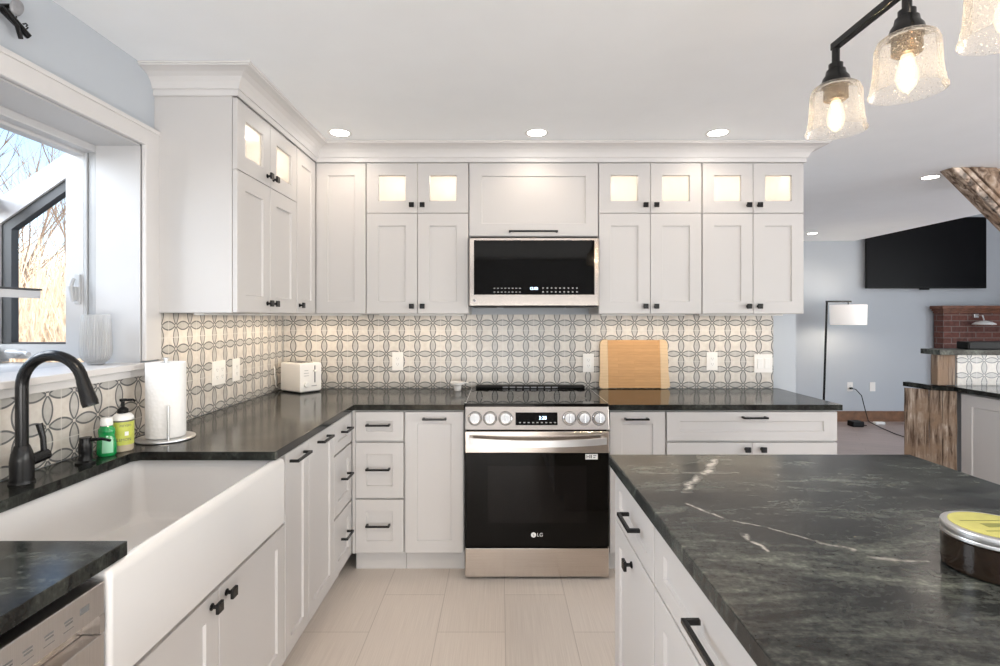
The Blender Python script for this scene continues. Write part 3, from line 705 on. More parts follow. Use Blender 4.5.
r = thing('wall_cabinet', (.2, YU, 1.85), 'white lift-up cabinet with long pull above the microwave', 'cabinet')
m = MB(); m.box(-.183, .579, YU, 3.388, 1.852, 2.312); m.build('body', 'paint', r)
d = shaker('door', r, fu, -.180, .576, 1.856, Z1, st=.072, stv=.075); pull(d, fu, .052, .338, 1.880)
# corner cabinet, L-shaped
XU = -1.105; ful = face_left(XU+.001)
r = thing('corner_cabinet', (-1.1, 3.07, Z0), 'tall-doored white corner wall cabinet joining both upper runs', 'cabinet')
MB().prism([(-1.412, 2.764), (XU, 2.764), (XU, YU), (-.789, YU), (-.789, 3.388), (-1.412, 3.388)], Z0, 2.312).build('body', 'paint', r)
d = shaker('door', r, ful, 2.768, 3.044, Z0+.002, Z1, st=.065, stv=.072); knob(d, ful, 2.80, Z0+.045)
d = shaker('door', r, fu, -1.081, -.791, Z0+.002, Z1, st=.066, stv=.072)
# left run two-door cabinet
r = thing('wall_cabinet', (XU, 2.45, Z0), 'white wall cabinet with plain end panel beside the window', 'cabinet')
m = MB(); t = .018
m.box(-1.4245, XU, 2.135, 2.153, Z0, 2.312); m.box(-1.4245, XU, 2.745, 2.763, Z0, 2.312)
m.box(-1.4245, XU, 2.153, 2.745, Z0, Z0+t); m.box(-1.4245, XU, 2.153, 2.745, 2.284, 2.312); m.box(-1.4245, -1.40, 2.153, 2.745, Z0+t, 2.284); m.box(-1.40, XU, 2.153, 2.745, ZS-.009, ZS+.009)
m.build('body', 'paint', r)
for a, c, k in ((2.137, 2.4425, 1), (2.4455, 2.761, -1)):
    d = shaker('door', r, ful, a, c, Z0+.002, ZS-.0015, st=.069, stv=.072); knob(d, ful, (c-.03) if k > 0 else (a+.03), Z0+.045)
    d = shaker('glass_door', r, ful, a, c, ZS+.0015, Z1, st=.069, stv=.07, glass=True); knob(d, ful, (c-.03) if k > 0 else (a+.03), ZS+.045)
for y in (2.30, 2.60): puck(r, (-1.26, y))
# slim warm light bars under the wall cabinets
def light_bar(parent, x0, x1, y0, y1, energy):
    MB().box(x0, x1, y0, y1, Z0-.010, Z0-.001, ch=.002).build('light_bar', 'whitecap', parent)
    lx, ly = x1-x0, y1-y0
    lamp('under_cabinet_light', 'AREA', ((x0+x1)/2, (y0+y1)/2, Z0-.012), energy, (1.0, .82, .62), (0, 0, 0), shape='RECTANGLE', size=lx, size_y=ly)
wc = [o for o in COL.objects if o.get('category') == 'cabinet' and abs(o.location.z-Z0) < .01]
for o in wc:
    if 'corner' in o['label']: light_bar(o, -1.30, -.86, 3.20, 3.24, .64); light_bar(o, -1.30, -1.26, 2.80, 3.14, .54)
    elif 'end panel' in o['label']: light_bar(o, -1.30, -1.26, 2.20, 2.72, .8)
    else: light_bar(o, o.location.x-.26, o.location.x+.26, 3.20, 3.24, .62)
# crown moulding
prof = [(0.0, 2.289), (.008, 2.289), (.008, 2.314), (.015, 2.315), (.015, 2.319), (.018, 2.326), (.025, 2.341), (.038, 2.356), (.058, 2.367), (.080, 2.3725), (.094, 2.374), (.095, 2.3795), (.100, 2.381), (.100, 2.387), (0.0, 2.387)]
rings = []
XP, YP = XU+.022, YU-.022
m = MB()
def path(o): return [(-1.4245, 2.134-o), (XP+o, 2.134-o), (XP+o, YP-o), (1.791+o, YP-o), (1.791+o, 3.388)]
rings = [[(path(o)[k][0], path(o)[k][1], z) for o, z in prof] for k in range(5)]
# sits proud of the carcass tops
m.rings(rings); struct(m, 'trim_1', 'trim')

# ------------------------------------------------------------------ farmhouse sink
sk = thing('farmhouse_sink', (-1.02, 1.41, .645), 'white fireclay apron-front sink below the window', 'sink')
X0, X1, Y0, Y1, ZB, ZTOP = -1.305, -.766, 1.016, 1.850, .648, .8825
def rr(x0, x1, y0, y1, r_, n=5):
    return arc(x1-r_, y0+r_, r_, -PI/2, 0, n)+arc(x1-r_, y1-r_, r_, 0, PI/2, n)+arc(x0+r_, y1-r_, r_, PI/2, PI, n)+arc(x0+r_, y0+r_, r_, PI, 3*PI/2, n)
def ring(i, z, r_): return [(x, y, z) for x, y in rr(X0+i, X1-i, Y0+i, Y1-i, r_)]
m = MB().rings([ring(.004, ZB, .010), ring(0, ZB+.006, .012), ring(0, ZTOP-.022, .012), ring(.0025, ZTOP-.010, .012), ring(.008, ZTOP-.003, .012), ring(.016, ZTOP, .012), ring(.023, ZTOP, .012), ring(.030, ZTOP-.004, .018), ring(.034, ZTOP-.016, .024),
                ring(.038, ZB+.055, .035), ring(.046, ZB+.035, .05), ring(.07, ZB+.027, .05), ring(.20, ZB+.024, .05)])
m.build('basin', 'ceramic', sk, smooth=True)
MB().lathe([(.001, .6692), (.045, .6692), (.045, .672), (.040, .674), (.034, .671), (.001, .671)], (-1.02, 1.41, 0), 24).build('drain', 'chrome', sk, smooth=True)

# ------------------------------------------------------------------ faucet
fz = .9145
fc = thing('faucet', (-1.342, 1.454, fz), 'matte black gooseneck pull-down faucet behind the sink', 'faucet')
fx, fy = -1.342, 1.454
MB().lathe([(.001, fz), (.030, fz), (.030, fz+.004), (.027, fz+.008), (.0275, fz+.06), (.024, fz+.085), (.017, fz+.105), (.001, fz+.105)], (fx, fy, 0), 28).build('base', 'black', fc, smooth=True)
R_, zc = .086, 1.186
neck = [(fx, fy, fz+.10), (fx, fy, 1.08)]+[(fx+R_-R_*math.cos(a), fy, zc+R_*math.sin(a)) for a in [PI*k/16*.93 for k in range(17)]]
MB().tube(neck, .0150, 18).build('spout', 'black', fc, smooth=True)
e = Vector(neck[-1]); dr = (Vector(neck[-1])-Vector(neck[-2])).normalized()
MB().tube([e, e+dr*.012, e+dr*.016, e+dr*.066, e+dr*.078], [.0155, .0165, .0165, .0205, .0190], 18).build('spray_head', 'black', fc, smooth=True)
m = MB(); m.cyl((fx, fy+.02, fz+.055), (fx+.004, fy+.075, fz+.062), .0165, 18); m.tube([(fx+.004, fy+.066, fz+.066), (fx-.004, fy+.072, fz+.11), (fx-.014, fy+.070, fz+.152)], [.0075, .0075, .009], 12)
m.build('lever', 'black', fc, smooth=True)
sp = thing('soap_dispenser', (-1.322, 1.652, fz), 'black deck-mounted soap pump beside the faucet', 'soap dispenser')
MB().lathe([(.001, fz), (.027, fz), (.027, fz+.005), (.019, fz+.010), (.017, fz+.03), (.019, fz+.034), (.019, fz+.062), (.017, fz+.066), (.017, fz+.082), (.001, fz+.084)], (-1.322, 1.652, 0), 24).build('pump_body', 'black', sp, smooth=True)
MB().tube([(-1.315, 1.652, fz+.074), (-1.27, 1.656, fz+.076), (-1.247, 1.658, fz+.070)], [.0055, .005, .0042], 10).build('nozzle', 'black', sp, smooth=True)

# ------------------------------------------------------------------ bottles and paper towel
gb = thing('dish_soap_bottle', (-1.325, 1.745, fz), 'green dish soap bottle with white cap beside the black pump', 'bottle')
gx, gy = -1.325, 1.745
MB().lathe([(.001, fz), (.026, fz), (.030, fz+.006), (.031, fz+.03), (.0285, fz+.052), (.024, fz+.066), (.026, fz+.078), (.0255, fz+.088), (.018, fz+.10), (.001, fz+.10)], (gx, gy, 0), 28, sy=.8).build('bottle', 'green', gb, smooth=True)
MB().lathe([(.001, fz+.1005), (.0165, fz+.1005), (.018, fz+.103), (.017, fz+.122), (.015, fz+.127), (.001, fz+.128)], (gx, gy, 0), 22).build('cap', 'whitecap', gb, smooth=True)
def wrapped(prof_r, a0, a1, z0, z1, cx, cy, sx=1, sy=1, n=12, dz=6):
    rings = []
    for j in range(dz+1):
        z = z0+(z1-z0)*j/dz; rr_ = prof_r(z)+.0008
        rings.append([(cx+rr_*sx*math.cos(a0+(a1-a0)*k/n), cy+rr_*sy*math.sin(a0+(a1-a0)*k/n), z) for k in range(n+1)])
    vs = [p for r_ in rings for p in r_]; w = n+1
    return MB().add(vs, [(j*w+k, j*w+k+1, (j+1)*w+k+1, (j+1)*w+k) for j in range(dz) for k in range(n)])
camaz = lambda x, y: math.atan2(-y, -x)
a = camaz(gx, gy)
def gprof(z):
    z -= fz
    return .0305 if z < .03 else .0305-(z-.03)*.11
wrapped(gprof, a-.55, a+.55, fz+.012, fz+.056, gx, gy, 1, .8).build('label', 'greenlabel', gb, smooth=True)
hb = thing('hand_soap_bottle', (-1.316, 1.808, fz), 'yellow-labelled hand soap bottle with black pump beside green bottle', 'bottle')
hx, hy = -1.316, 1.808
MB().lathe([(.001, fz), (.028, fz), (.032, fz+.006), (.032, fz+.108), (.031, fz+.112)], (hx, hy, 0), 32, cap1=False).build('bottle', 'amberbody', hb, smooth=True)
MB().lathe([(.0315, fz+.1085), (.0325, fz+.109), (.0325, fz+.112), (.031, fz+.120), (.024, fz+.128), (.014, fz+.131), (.001, fz+.131)], (hx, hy, 0), 32, cap0=False).build('shoulder', 'whitecap', hb, smooth=True)
m = MB().lathe([(.001, fz+.1312), (.0165, fz+.1312), (.0165, fz+.144), (.010, fz+.150), (.0055, fz+.152), (.0055, fz+.170), (.010, fz+.172), (.010, fz+.180), (.001, fz+.181)], (hx, hy, 0), 20)
m.tube([(hx, hy, fz+.176), (hx+.028, hy+.010, fz+.175), (hx+.035, hy+.012, fz+.170)], [.005, .0045, .004], 10); m.build('pump', 'blackmatt', hb, smooth=True)
a = camaz(hx, hy)
lab = wrapped(lambda z: .032, a-1.5, a+1.5, fz+.024, fz+.107, hx, hy, n=24).build('label', 'yellow', hb, smooth=True)
wrapped(lambda z: .0324, a-1.5, a+1.5, fz+.1035, fz+.108, hx, hy, n=24).build('band', 'ink', lab)
def label_text(s, size, zc_, da=0.0, r_=.0333):
    vs, fs = text_polys(s, size)
    return MB().add([(hx+r_*math.cos(a+da+x/r_), hy+r_*math.sin(a+da+x/r_), zc_+y) for x, y, z in vs], fs)
label_text('MEYERS', .0105, fz+.090, .25).build('lettering', 'ink', lab, recalc=False)
label_text('LEMON', .013, fz+.042, .1).build('lettering', 'ink', lab, recalc=False)
wrapped(lambda z: .0325, a+.15, a+.5, fz+.056, fz+.070, hx, hy).build('seal', 'whitecap', lab)
pt = thing('paper_towel_holder', (-1.288, 1.985, fz), 'brushed metal paper towel holder beside the soap bottles', 'paper towel holder')
qx, qy = -1.280, 1.985
m = MB().lathe([(.001, fz), (.098, fz), (.100, fz+.003), (.099, fz+.007), (.094, fz+.009), (.001, fz+.009)], (qx, qy, 0), 40)
m.cyl((qx, qy, fz+.009), (qx, qy, fz+.306), .006, 14); m.lathe([(.001, fz+.303), (.010, fz+.304), (.011, fz+.309), (.001, fz+.313)], (qx, qy, 0), 14); m.build('stand', 'alu', pt, smooth=True)
a = camaz(qx, qy); tx, ty = qx+.080*math.cos(a+.1), qy+.083*math.sin(a+.1)
MB().tube([(tx, ty, fz+.009), (tx, ty, fz+.138)], .0045, 12).build('tension_arm', 'alu', pt, smooth=True)
rl = MB().lathe([(.021, fz+.0105), (.065, fz+.0105), (.067, fz+.014), (.067, fz+.288), (.0655, fz+.292), (.021, fz+.292)], (qx, qy, 0), 40, cap0=False, cap1=False)
n_ = 40; rl.f += [(k, (k+1) % n_, 5*n_+(k+1) % n_, 5*n_+k) for k in range(n_)]
tag(rl.build('paper_towel_roll', 'paper', smooth=True, origin=(qx, qy, fz)), 'white paper towel roll standing on the metal holder', 'paper towel')

# ------------------------------------------------------------------ vase on the sill
vx, vy, vz = -1.525, 1.955, 1.2005
N = 72; prof = [(.025, 0), (.028, .002), (.029, .008), (.041, .018), (.0485, .035), (.0505, .06), (.049, .11), (.046, .16), (.044, .188)]
def vr(r_, z, amp): return [(vx+(r_*(1+amp*math.cos(k*PI)))*math.cos(2*PI*k/N), vy+(r_*(1+amp*math.cos(k*PI)))*math.sin(2*PI*k/N), vz+z) for k in range(N)]
vrings = [vr(r_, z, .018 if 2 < i < 8 else 0) for i, (r_, z) in enumerate(prof)] + [vr(r_-.004, z, .012 if 2 < i < 8 else 0) for i, (r_, z) in reversed(list(enumerate(prof))[2:])]
tag(MB().rings(vrings).build('vase', 'vase', origin=(vx, vy, vz)), 'ribbed clear glass vase on the window sill', 'vase')

# ------------------------------------------------------------------ toaster
tf = Vector((-1.208, 3.130, fz)); yaw = math.radians(55)
to = thing('toaster', (0, 0, 0), 'cream white two-slot toaster in the corner of the worktop', 'toaster')
tw, tl, th = .155, .211, .183
m = MB(); m.box(0, tw, 0, tl, .006, th, ch=.012); m.build('body', 'plate', to, smooth=True)
MB().box(.010, tw-.010, .010, tl-.010, 0, .0058).build('base', 'rubber', to)
m = MB(); m.box(.028, .058, .03, tl-.03, th, th+.0015); m.box(.082, .112, .03, tl-.03, th, th+.0015); m.build('slots', 'gasket', to)
MB().box(.100, .106, -.0012, 0.0, .06, .165).build('lever_track', 'gasket', to)
MB().box(.088, .118, -.020, -.0015, .128, .139, ch=.003).build('lever', 'plate', to)
MB().rings([[(.042+r_*math.cos(2*PI*k/20), y, .052+r_*math.sin(2*PI*k/20)) for k in range(20)] for r_, y in ((.017, -.0002), (.017, -.010), (.014, -.013))]).build('dial', 'whitecap', to, smooth=True)
m = MB(); m.box(.026, .060, -.001, 0, .120, .123); m.box(.026, .060, -.001, 0, .104, .107); m.box(.030, .056, -.001, 0, .136, .139); m.box(.080, .116, -.001, 0, .038, .043); m.build('markings', 'dim', to)
to.location = tf; to.rotation_euler = (0, 0, yaw)
cdp = [(-1.405, 3.22, 1.075), (-1.400, 3.22, 1.05), (-1.402, 3.225, 1.01), (-1.398, 3.23, .98), (-1.405, 3.25, .945), (-1.400, 3.29, .922), (-1.396, 3.33, .920)]
tag(MB().tube(cdp, .0035, 8).build('cord', 'plate', smooth=True), 'white toaster cord hanging in the tiled corner', 'cord')
# little white cup beside the range
cu = thing('measuring_cup', (-.258, 3.30, fz), 'small white handled cup on the worktop left of the range', 'cup')
MB().lathe([(.001, fz), (.020, fz), (.022, fz+.004), (.025, fz+.035), (.044, fz+.044), (.046, fz+.056), (.042, fz+.056), (.040, fz+.048), (.021, fz+.038), (.019, fz+.01), (.001, fz+.008)], (-.268, 3.27, 0), 24).build('bowl', 'plate', cu, smooth=True)
MB().box(-.226, -.198, 3.262, 3.278, fz+.047, fz+.054, ch=.003).build('handle', 'plate', cu)

# ------------------------------------------------------------------ cutting board leaning on the tile
cb = thing('cutting_board', (.872, 3.352, fz), 'bamboo cutting board with pale rounded ends leaning on the tile', 'cutting board')
w2, hgt, th = .2225, .318, .018
def bpoly(x0, x1, n=6):
    pts = []
    for k in range(n+1): pts.append((x0, 0))
    return pts
core = [(-.170, .004), (.170, .004), (.170, hgt-.004), (-.170, hgt-.004)]
def endp(s):
    o = [(.1705, .001), (.212, .001)]+arc(.208, .024, .022, -PI/2+.2, .1, 4)+[(.2225, .10), (.2225, .16), (.221, hgt-.08)]+arc(.190, hgt-.032, .031, .1, PI/2, 6)+[(.1705, hgt)]
    o = [(s*x, z) for x, z in o]; return o if s > 0 else o[::-1]
fnb = lambda x, z, w: (.872+x, 3.352+w-(-.085*z), fz+.001+z)
MB().prism(core, 0, th, fn=fnb, ch=.001).build('board', 'bamboo', cb)
for s in (-1, 1): MB().prism(endp(s), 0, th, fn=fnb, ch=.0012).build('board_end', 'bamboo_end', cb)

# ------------------------------------------------------------------ outlets and switches
def outlet(name, fn, u, z, kind, label, group=None, cat='outlet'):
    p = fn(u, 0, z); r = thing(name, p, label, cat, group)
    hw = .060 if kind == 'double' or kind == 'switch2' else .036
    MB().box(u-hw, u+hw, 0.0005, .006, z-.060, z+.060, fn=fn, ch=.002).build('plate', 'plate', r)
    for du in ((-.024, .024) if hw > .05 else (0,)):
        if kind == 'switch2': MB().box(u+du-.0165, u+du+.0165, .006, .010, z-.034, z+.034, fn=fn, ch=.0015).build('rocker', 'whitecap', r)
        elif kind == 'blank': MB().box(u-.004, u+.004, .006, .009, z-.012, z+.012, fn=fn).build('toggle', 'whitecap', r)
        else:
            q = MB().box(u+du-.0165, u+du+.0165, .006, .0085, z-.034, z+.034, fn=fn, ch=.001).build('socket', 'whitecap', r)
            m = MB()
            for dz in (-.018, .018):
                for dx in (-.006, .006): m.box(u+du+dx-.0012, u+du+dx+.0012, .0085, .009, z+dz-.004, z+dz+.005, fn=fn)
                m.box(u+du-.002, u+du+.002, .0085, .009, z+dz-.011, z+dz-.007, fn=fn)
            m.build('slots', 'slot', q)
    return r
fw, fwl = face_back(YB-.008), face_left(XL+.008)
outlet('wall_outlet', fwl, 2.605, 1.10, 'double', 'double-gang white outlet plate on tile above left worktop')
outlet('wall_outlet', fwl, 2.775, 1.098, 'single', 'single white outlet plate right of the double plate, left tile wall')
outlet('wall_outlet', fw, -.669, 1.091, 'single', 'white outlet plate on tile between toaster and range')
outlet('wall_outlet', fw, .578, 1.080, 'single', 'white outlet plate on tile just left of cutting board')
outlet('wall_outlet', fw, 1.387, 1.091, 'single', 'white outlet plate on tile right of the cutting board')
outlet('light_switch', fw, 1.722, 1.076, 'switch2', 'white double rocker switch at the right end of tile', cat='switch')
ff = face_back(6.87)
outlet('wall_outlet', ff, 4.64, .455, 'single', 'white outlet with black plug on living room wall')
outlet('wall_outlet', ff, 4.94, .455, 'blank', 'white blank cover plate on living room wall right of outlet')

# ------------------------------------------------------------------ range
RX0, RX1, RF = -.183, .572, 2.716
rg = thing('range', (.195, 3.05, 0), 'stainless slide-in electric range with black glass oven door', 'range')
rc = (RX0+RX1)/2
m = MB(); m.box(RX0+.004, RX1-.004, RF+.045, 3.37, .045, .880); 
m.build('body', 'blackmatt', rg)
for (x, y) in ((RX0+.05, RF+.09), (RX1-.05, RF+.09), (RX0+.05, 3.32), (RX1-.05, 3.32)):
    MB().lathe([(.001, .001), (.018, .001), (.018, .012), (.010, .014), (.010, .0445), (.001, .0445)], (x, y, 0), 14).build('foot', 'rubber', rg)
MB().box(RX0, RX1, RF, RF+.044, .016, .168, ch=.004).build('drawer', 'steel', rg)
dr = MB().box(RX0, RX1, RF-.001, RF+.044, .175, .668, ch=.003).build('oven_door', 'blackglass', rg)
MB().box(-.065, .455, RF-.0022, RF-.001, .300, .600).build('door_window', 'ovenwin', dr)
MB().box(RX0, RX1, RF-.006, RF+.044, .6685, .781, ch=.003).build('door_rail', 'steel', dr)
m = MB(); hp = []
for k in range(17):
    s = -1+2*k/16; hp.append((rc+s*.356, RF-.042-.014*(1-s*s)**.5, .728-.0*(s*s)+.012*(s*s)))
def strip(pts, hw, hh): return [[(x, y-hw, z-hh), (x, y+hw, z-hh), (x, y+hw, z+hh), (x, y-hw, z+hh)] for x, y, z in pts]
m.rings(strip(hp, .009, .0165))
for s in (-1, 1): m.box(rc+s*.345-.010, rc+s*.345+.010, RF-.038, RF-.006, .727, .751, ch=.003)
m.build('handle', 'alu', dr, smooth=True)
m = MB(); m.prism([(RF-.004, .790), (RF+.060, .790), (RF+.060, .9065), (RF+.0202, .9065)], RX0, RX1, fn=lambda y, z, x: (x, y, z), ch=.001)
cp = m.build('control_panel', 'steel', rg)
# the panel leans back: local frame on its face
pa = Vector((0, .024, .116)).normalized(); pn = Vector((0, -pa.z, pa.y))
def pf(u, w, v): q = Vector((u, RF-.004, .790))+pa*v+pn*w; return tuple(q)
for x in (475, 490, 505.5, 569.5, 584, 599):
    u = (x-CX)*2.722/F
    mk = MB().rings([[pf(u+r_*math.cos(2*PI*k/28), w, .058+r_*math.sin(2*PI*k/28)) for k in range(28)] for r_, w in ((.034, .0005), (.034, .004), (.031, .006), (.029, .022), (.026, .026), (.012, .027))])
    kb = mk.build('knob', 'knobsteel', rg, smooth=True)
    MB().box(u-.004, u+.004, .0262, .032, .058-.024, .058+.024, fn=pf, ch=.0015).build('grip', 'knobsteel', kb)
    MB().rings([[pf(u+r_*math.cos(2*PI*k/28), w, .058+r_*math.sin(2*PI*k/28)) for k in range(28)] for r_, w in ((.0365, .0002), (.0365, .0026), (.0345, .003))]).build('knob_ring', 'gasket', kb)
dp = MB().box(rc-.113, rc+.108, .0003, .0016, .023, .089, fn=pf).build('display', 'blackglass', cp)
vs, fs = text_polys('3:28', .024); MB().add([(rc+.030+x, .0022, .060+y) for x, y, z in vs], fs, pf).build('digits', 'digits', dp, recalc=False)
m = MB()
for k in range(9): m.box(rc-.095+k*.023, rc-.085+k*.023, .0016, .0020, .034, .039, fn=pf)
m.build('button_print', 'dim', dp)
m = MB(); m.prism([(RX0, RF+.012), (RX1, RF+.012), (RX1, 3.36), (RX0, 3.36)], .9075, .9235, ch=.003); ct = m.build('cooktop', 'blackglass', rg)
m = MB(); m.box(RX0+.03, RX1-.03, 3.30, 3.375, .924, .940, ch=.004); m.build('rear_vent', 'blackmatt', rg)
m = MB(); 
for k in range(8): m.box(RX0+.20+k*.045, RX0+.235+k*.045, 3.298, 3.3005, .928, .936)
m.build('vent_slots', 'grey', rg)
m = MB(); m.box(RX0, RX0+.006, RF+.03, 3.36, .9236, .9255); m.box(RX1-.006, RX1, RF+.03, 3.36, .9236, .9255); m.build('side_trim', 'knobsteel', ct)
for (x, y, r_) in ((rc-.19, 2.92, .11), (rc+.19, 2.92, .10), (rc-.19, 3.18, .075), (rc+.19, 3.18, .09)):
    n_ = 48; m = MB(); m.add([(x+q*math.cos(2*PI*k/n_), y+q*math.sin(2*PI*k/n_), .9239) for q in (r_-.002, r_) for k in range(n_)], [(k, (k+1) % n_, n_+(k+1) % n_, n_+k) for k in range(n_)])
    m.build('burner_ring', 'grey', ct, recalc=False)
# maker's mark on the door
lx = (527.5+6-CX)*2.714/F; lz = CH-(535.0-HY)*2.714/F
fnl = lambda x, y, z: (x, RF-.0016, z)
m = MB(); n_ = 28
cx_ = lx+.0005
m.add([(cx_+.0135*math.cos(2*PI*k/n_), 0, lz+.0135*math.sin(2*PI*k/n_)) for k in range(n_)], [tuple(range(n_))], fnl)
vs, fs = text_polys('LG', .027); m.add([(lx+.034+x*.98, 0, lz+y) for x, y, z in vs], fs, fnl)
lg = m.build('logo', 'logo', dr, recalc=False)
m = MB(); fn2 = lambda x, y, z: (x, RF-.0022, z)
m.box(cx_-.001, cx_+.001, 0, .0002, lz-.006, lz+.006, fn=fn2); m.box(cx_-.001, cx_+.005, 0, .0002, lz-.006, lz-.0045, fn=fn2); m.box(cx_-.0065, cx_-.004, 0, .0002, lz+.0035, lz+.0058, fn=fn2); m.build('logo_face', 'ink', lg)
st = MB().box(.448, .512, RF-.0020, RF-.0012, .634, .662).build('sticker', 'logo', dr)
m = MB(); m.box(.453, .457, RF-.0026, RF-.0020, .640, .658); m.box(.457, .466, RF-.0026, RF-.0020, .647, .650); m.box(.466, .470, RF-.0026, RF-.0020, .640, .658); m.box(.474, .481, RF-.0026, RF-.002, .640, .658); m.box(.488, .505, RF-.0026, RF-.002, .652, .656); m.box(.488, .500, RF-.0026, RF-.002, .642, .646); m.build('sticker_print', 'ink', st)

# ------------------------------------------------------------------ over-the-range microwave
mw = thing('microwave', (.197, 3.1, 1.44), 'stainless over-the-range microwave with black glass front', 'microwave')
MX0, MX1, MF = -.178, .573, 3.000
MB().box(MX0+.003, MX1-.003, MF+.04, 3.386, 1.441, 1.8495).build('body', 'blackmatt', mw)
m = MB(); R0 = lambda i, w: rect(MX0, MX1, 1.444, 1.838, i, w)
gx0, gx1, gz0, gz1 = -.152, .548, 1.508, 1.826
inn = lambda w: [(gx0, w, gz0), (gx1, w, gz0), (gx1, w, gz1), (gx0, w, gz1)]
fm = face_back(MF+.04)
m.rings([R0(0, 0), R0(0, .037), R0(.003, .040), inn(.040), inn(.034)], fn=fm); fr = m.build('front_frame', 'steel', mw)
gp = MB().box(gx0+.001, gx1-.001, .0345, .039, gz0+.001, gz1-.001, fn=fm).build('door_glass', 'blackglass', mw)
m = MB()
for k in range(8):
    for j in (0, 1): m.box(-.037+k*.021, -.027+k*.021, .039, .0394, 1.522+j*.022, 1.527+j*.022, fn=fm)
for k in range(9):
    for j in (0, 1): m.box(.245+k*.0245, .254+k*.0245, .039, .0394, 1.522+j*.022, 1.529+j*.022, fn=fm)
m.build('button_print', 'dim', gp)
vs, fs = text_polys('12:00', .022); MB().add([(.195+x, .0396, 1.545+y) for x, y, z in vs], fs, fm).build('digits', 'digits', gp, recalc=False)
m = MB(); n_ = 20; m.add([(-.148+.008*math.cos(2*PI*k/n_), .0404, 1.476+.008*math.sin(2*PI*k/n_)) for k in range(n_)], [tuple(range(n_))], fm); m.build('badge', 'grey', mw, recalc=False)
m = MB(); m.box(.02, .38, MF+.02, MF+.10, 1.432, 1.4405, ch=.002); m.box(MX0+.02, -.02, MF+.05, 3.30, 1.436, 1.4405); m.box(.42, MX1-.02, MF+.05, 3.30, 1.436, 1.4405); m.build('vent_grille', 'gasket', mw)

# ------------------------------------------------------------------ dishwasher
dw = thing('dishwasher', (-.8, .69, 0), 'stainless dishwasher under the near left worktop', 'dishwasher')
DX = -.768
MB().box(-1.40, DX-.04, .414, 1.006, .10, .865).build('tub', 'gasket', dw)
MB().box(-1.35, DX-.06, .42, 1.0, .001, .099).build('toe_kick', 'blackmatt', dw)
fd = face_left(DX-.04)
m = MB(); m.box(.414, 1.006, 0, .04, .806, .868, fn=fd, ch=.002); m.box(.995, 1.006, .0, .04, .770, .806, fn=fd); m.box(.414, .425, 0, .04, .770, .806, fn=fd); pn_ = m.build('control_panel', 'steelz', dw)
MB().box(.425, .995, .0, .006, .770, .806, fn=fd).build('pocket_handle', 'steel', dw)
MB().box(.414, 1.006, 0, .04, .115, .769, fn=fd, ch=.002).build('door', 'steelz', dw)
m = MB()
for (y, w_) in ((.925, 0), (.885, 0), (.845, 0), (.81, 0), (.77, 0), (.73, 0)):
    m.box(y-.012, y+.006, .04, .0404, .838, .841, fn=fd); m.box(y-.010, y+.006, .04, .0404, .832, .835, fn=fd); m.box(y-.014, y+.008, .04, .0404, .822, .8235, fn=fd)
m.build('button_print', 'ink', pn_)
MB().box(.947, .968, .04, .0406, .833, .845, fn=fd).build('indicator', 'ink', pn_)

# ------------------------------------------------------------------ jar on the island
jx, jy = .911, .952
jr = thing('candle_jar', (jx, jy, .9145), 'dark round tin jar with yellow lid on the island', 'jar')
MB().lathe([(.001, .9145), (0.0725, .9145), (0.0772, .918), (0.0781, .925), (0.0781, .972), (0.0744, .975), (.001, .975)], (jx, jy, 0), 56).build('body', 'jar', jr, smooth=True)
ld = MB().lathe([(0.0763, .9755), (0.0795, .976), (0.0795, .980), (0.0786, .982), (0.0795, .984), (0.0795, .992), (0.0781, .995), (0.0725, .996), (.001, .9955)], (jx, jy, 0), 56).build('lid', 'alu', jr, smooth=True)
lb = MB().lathe([(.001, .9962), (0.0679, .9962), (0.0679, .9966), (.001, .9968)], (jx, jy, 0), 48).build('label', 'jarlabel', ld)
m = MB(); m.box(jx-.02, jx+.035, jy-.008, jy+.010, .9969, .9971); m.box(jx-.045, jx+.045, jy+.022, jy+.025, .9969, .9971); m.box(jx-.04, jx+.04, jy-.026, jy-.023, .9969, .9971); m.build('label_print', plain('olive_print', (.24, .25, .06), .5), lb)

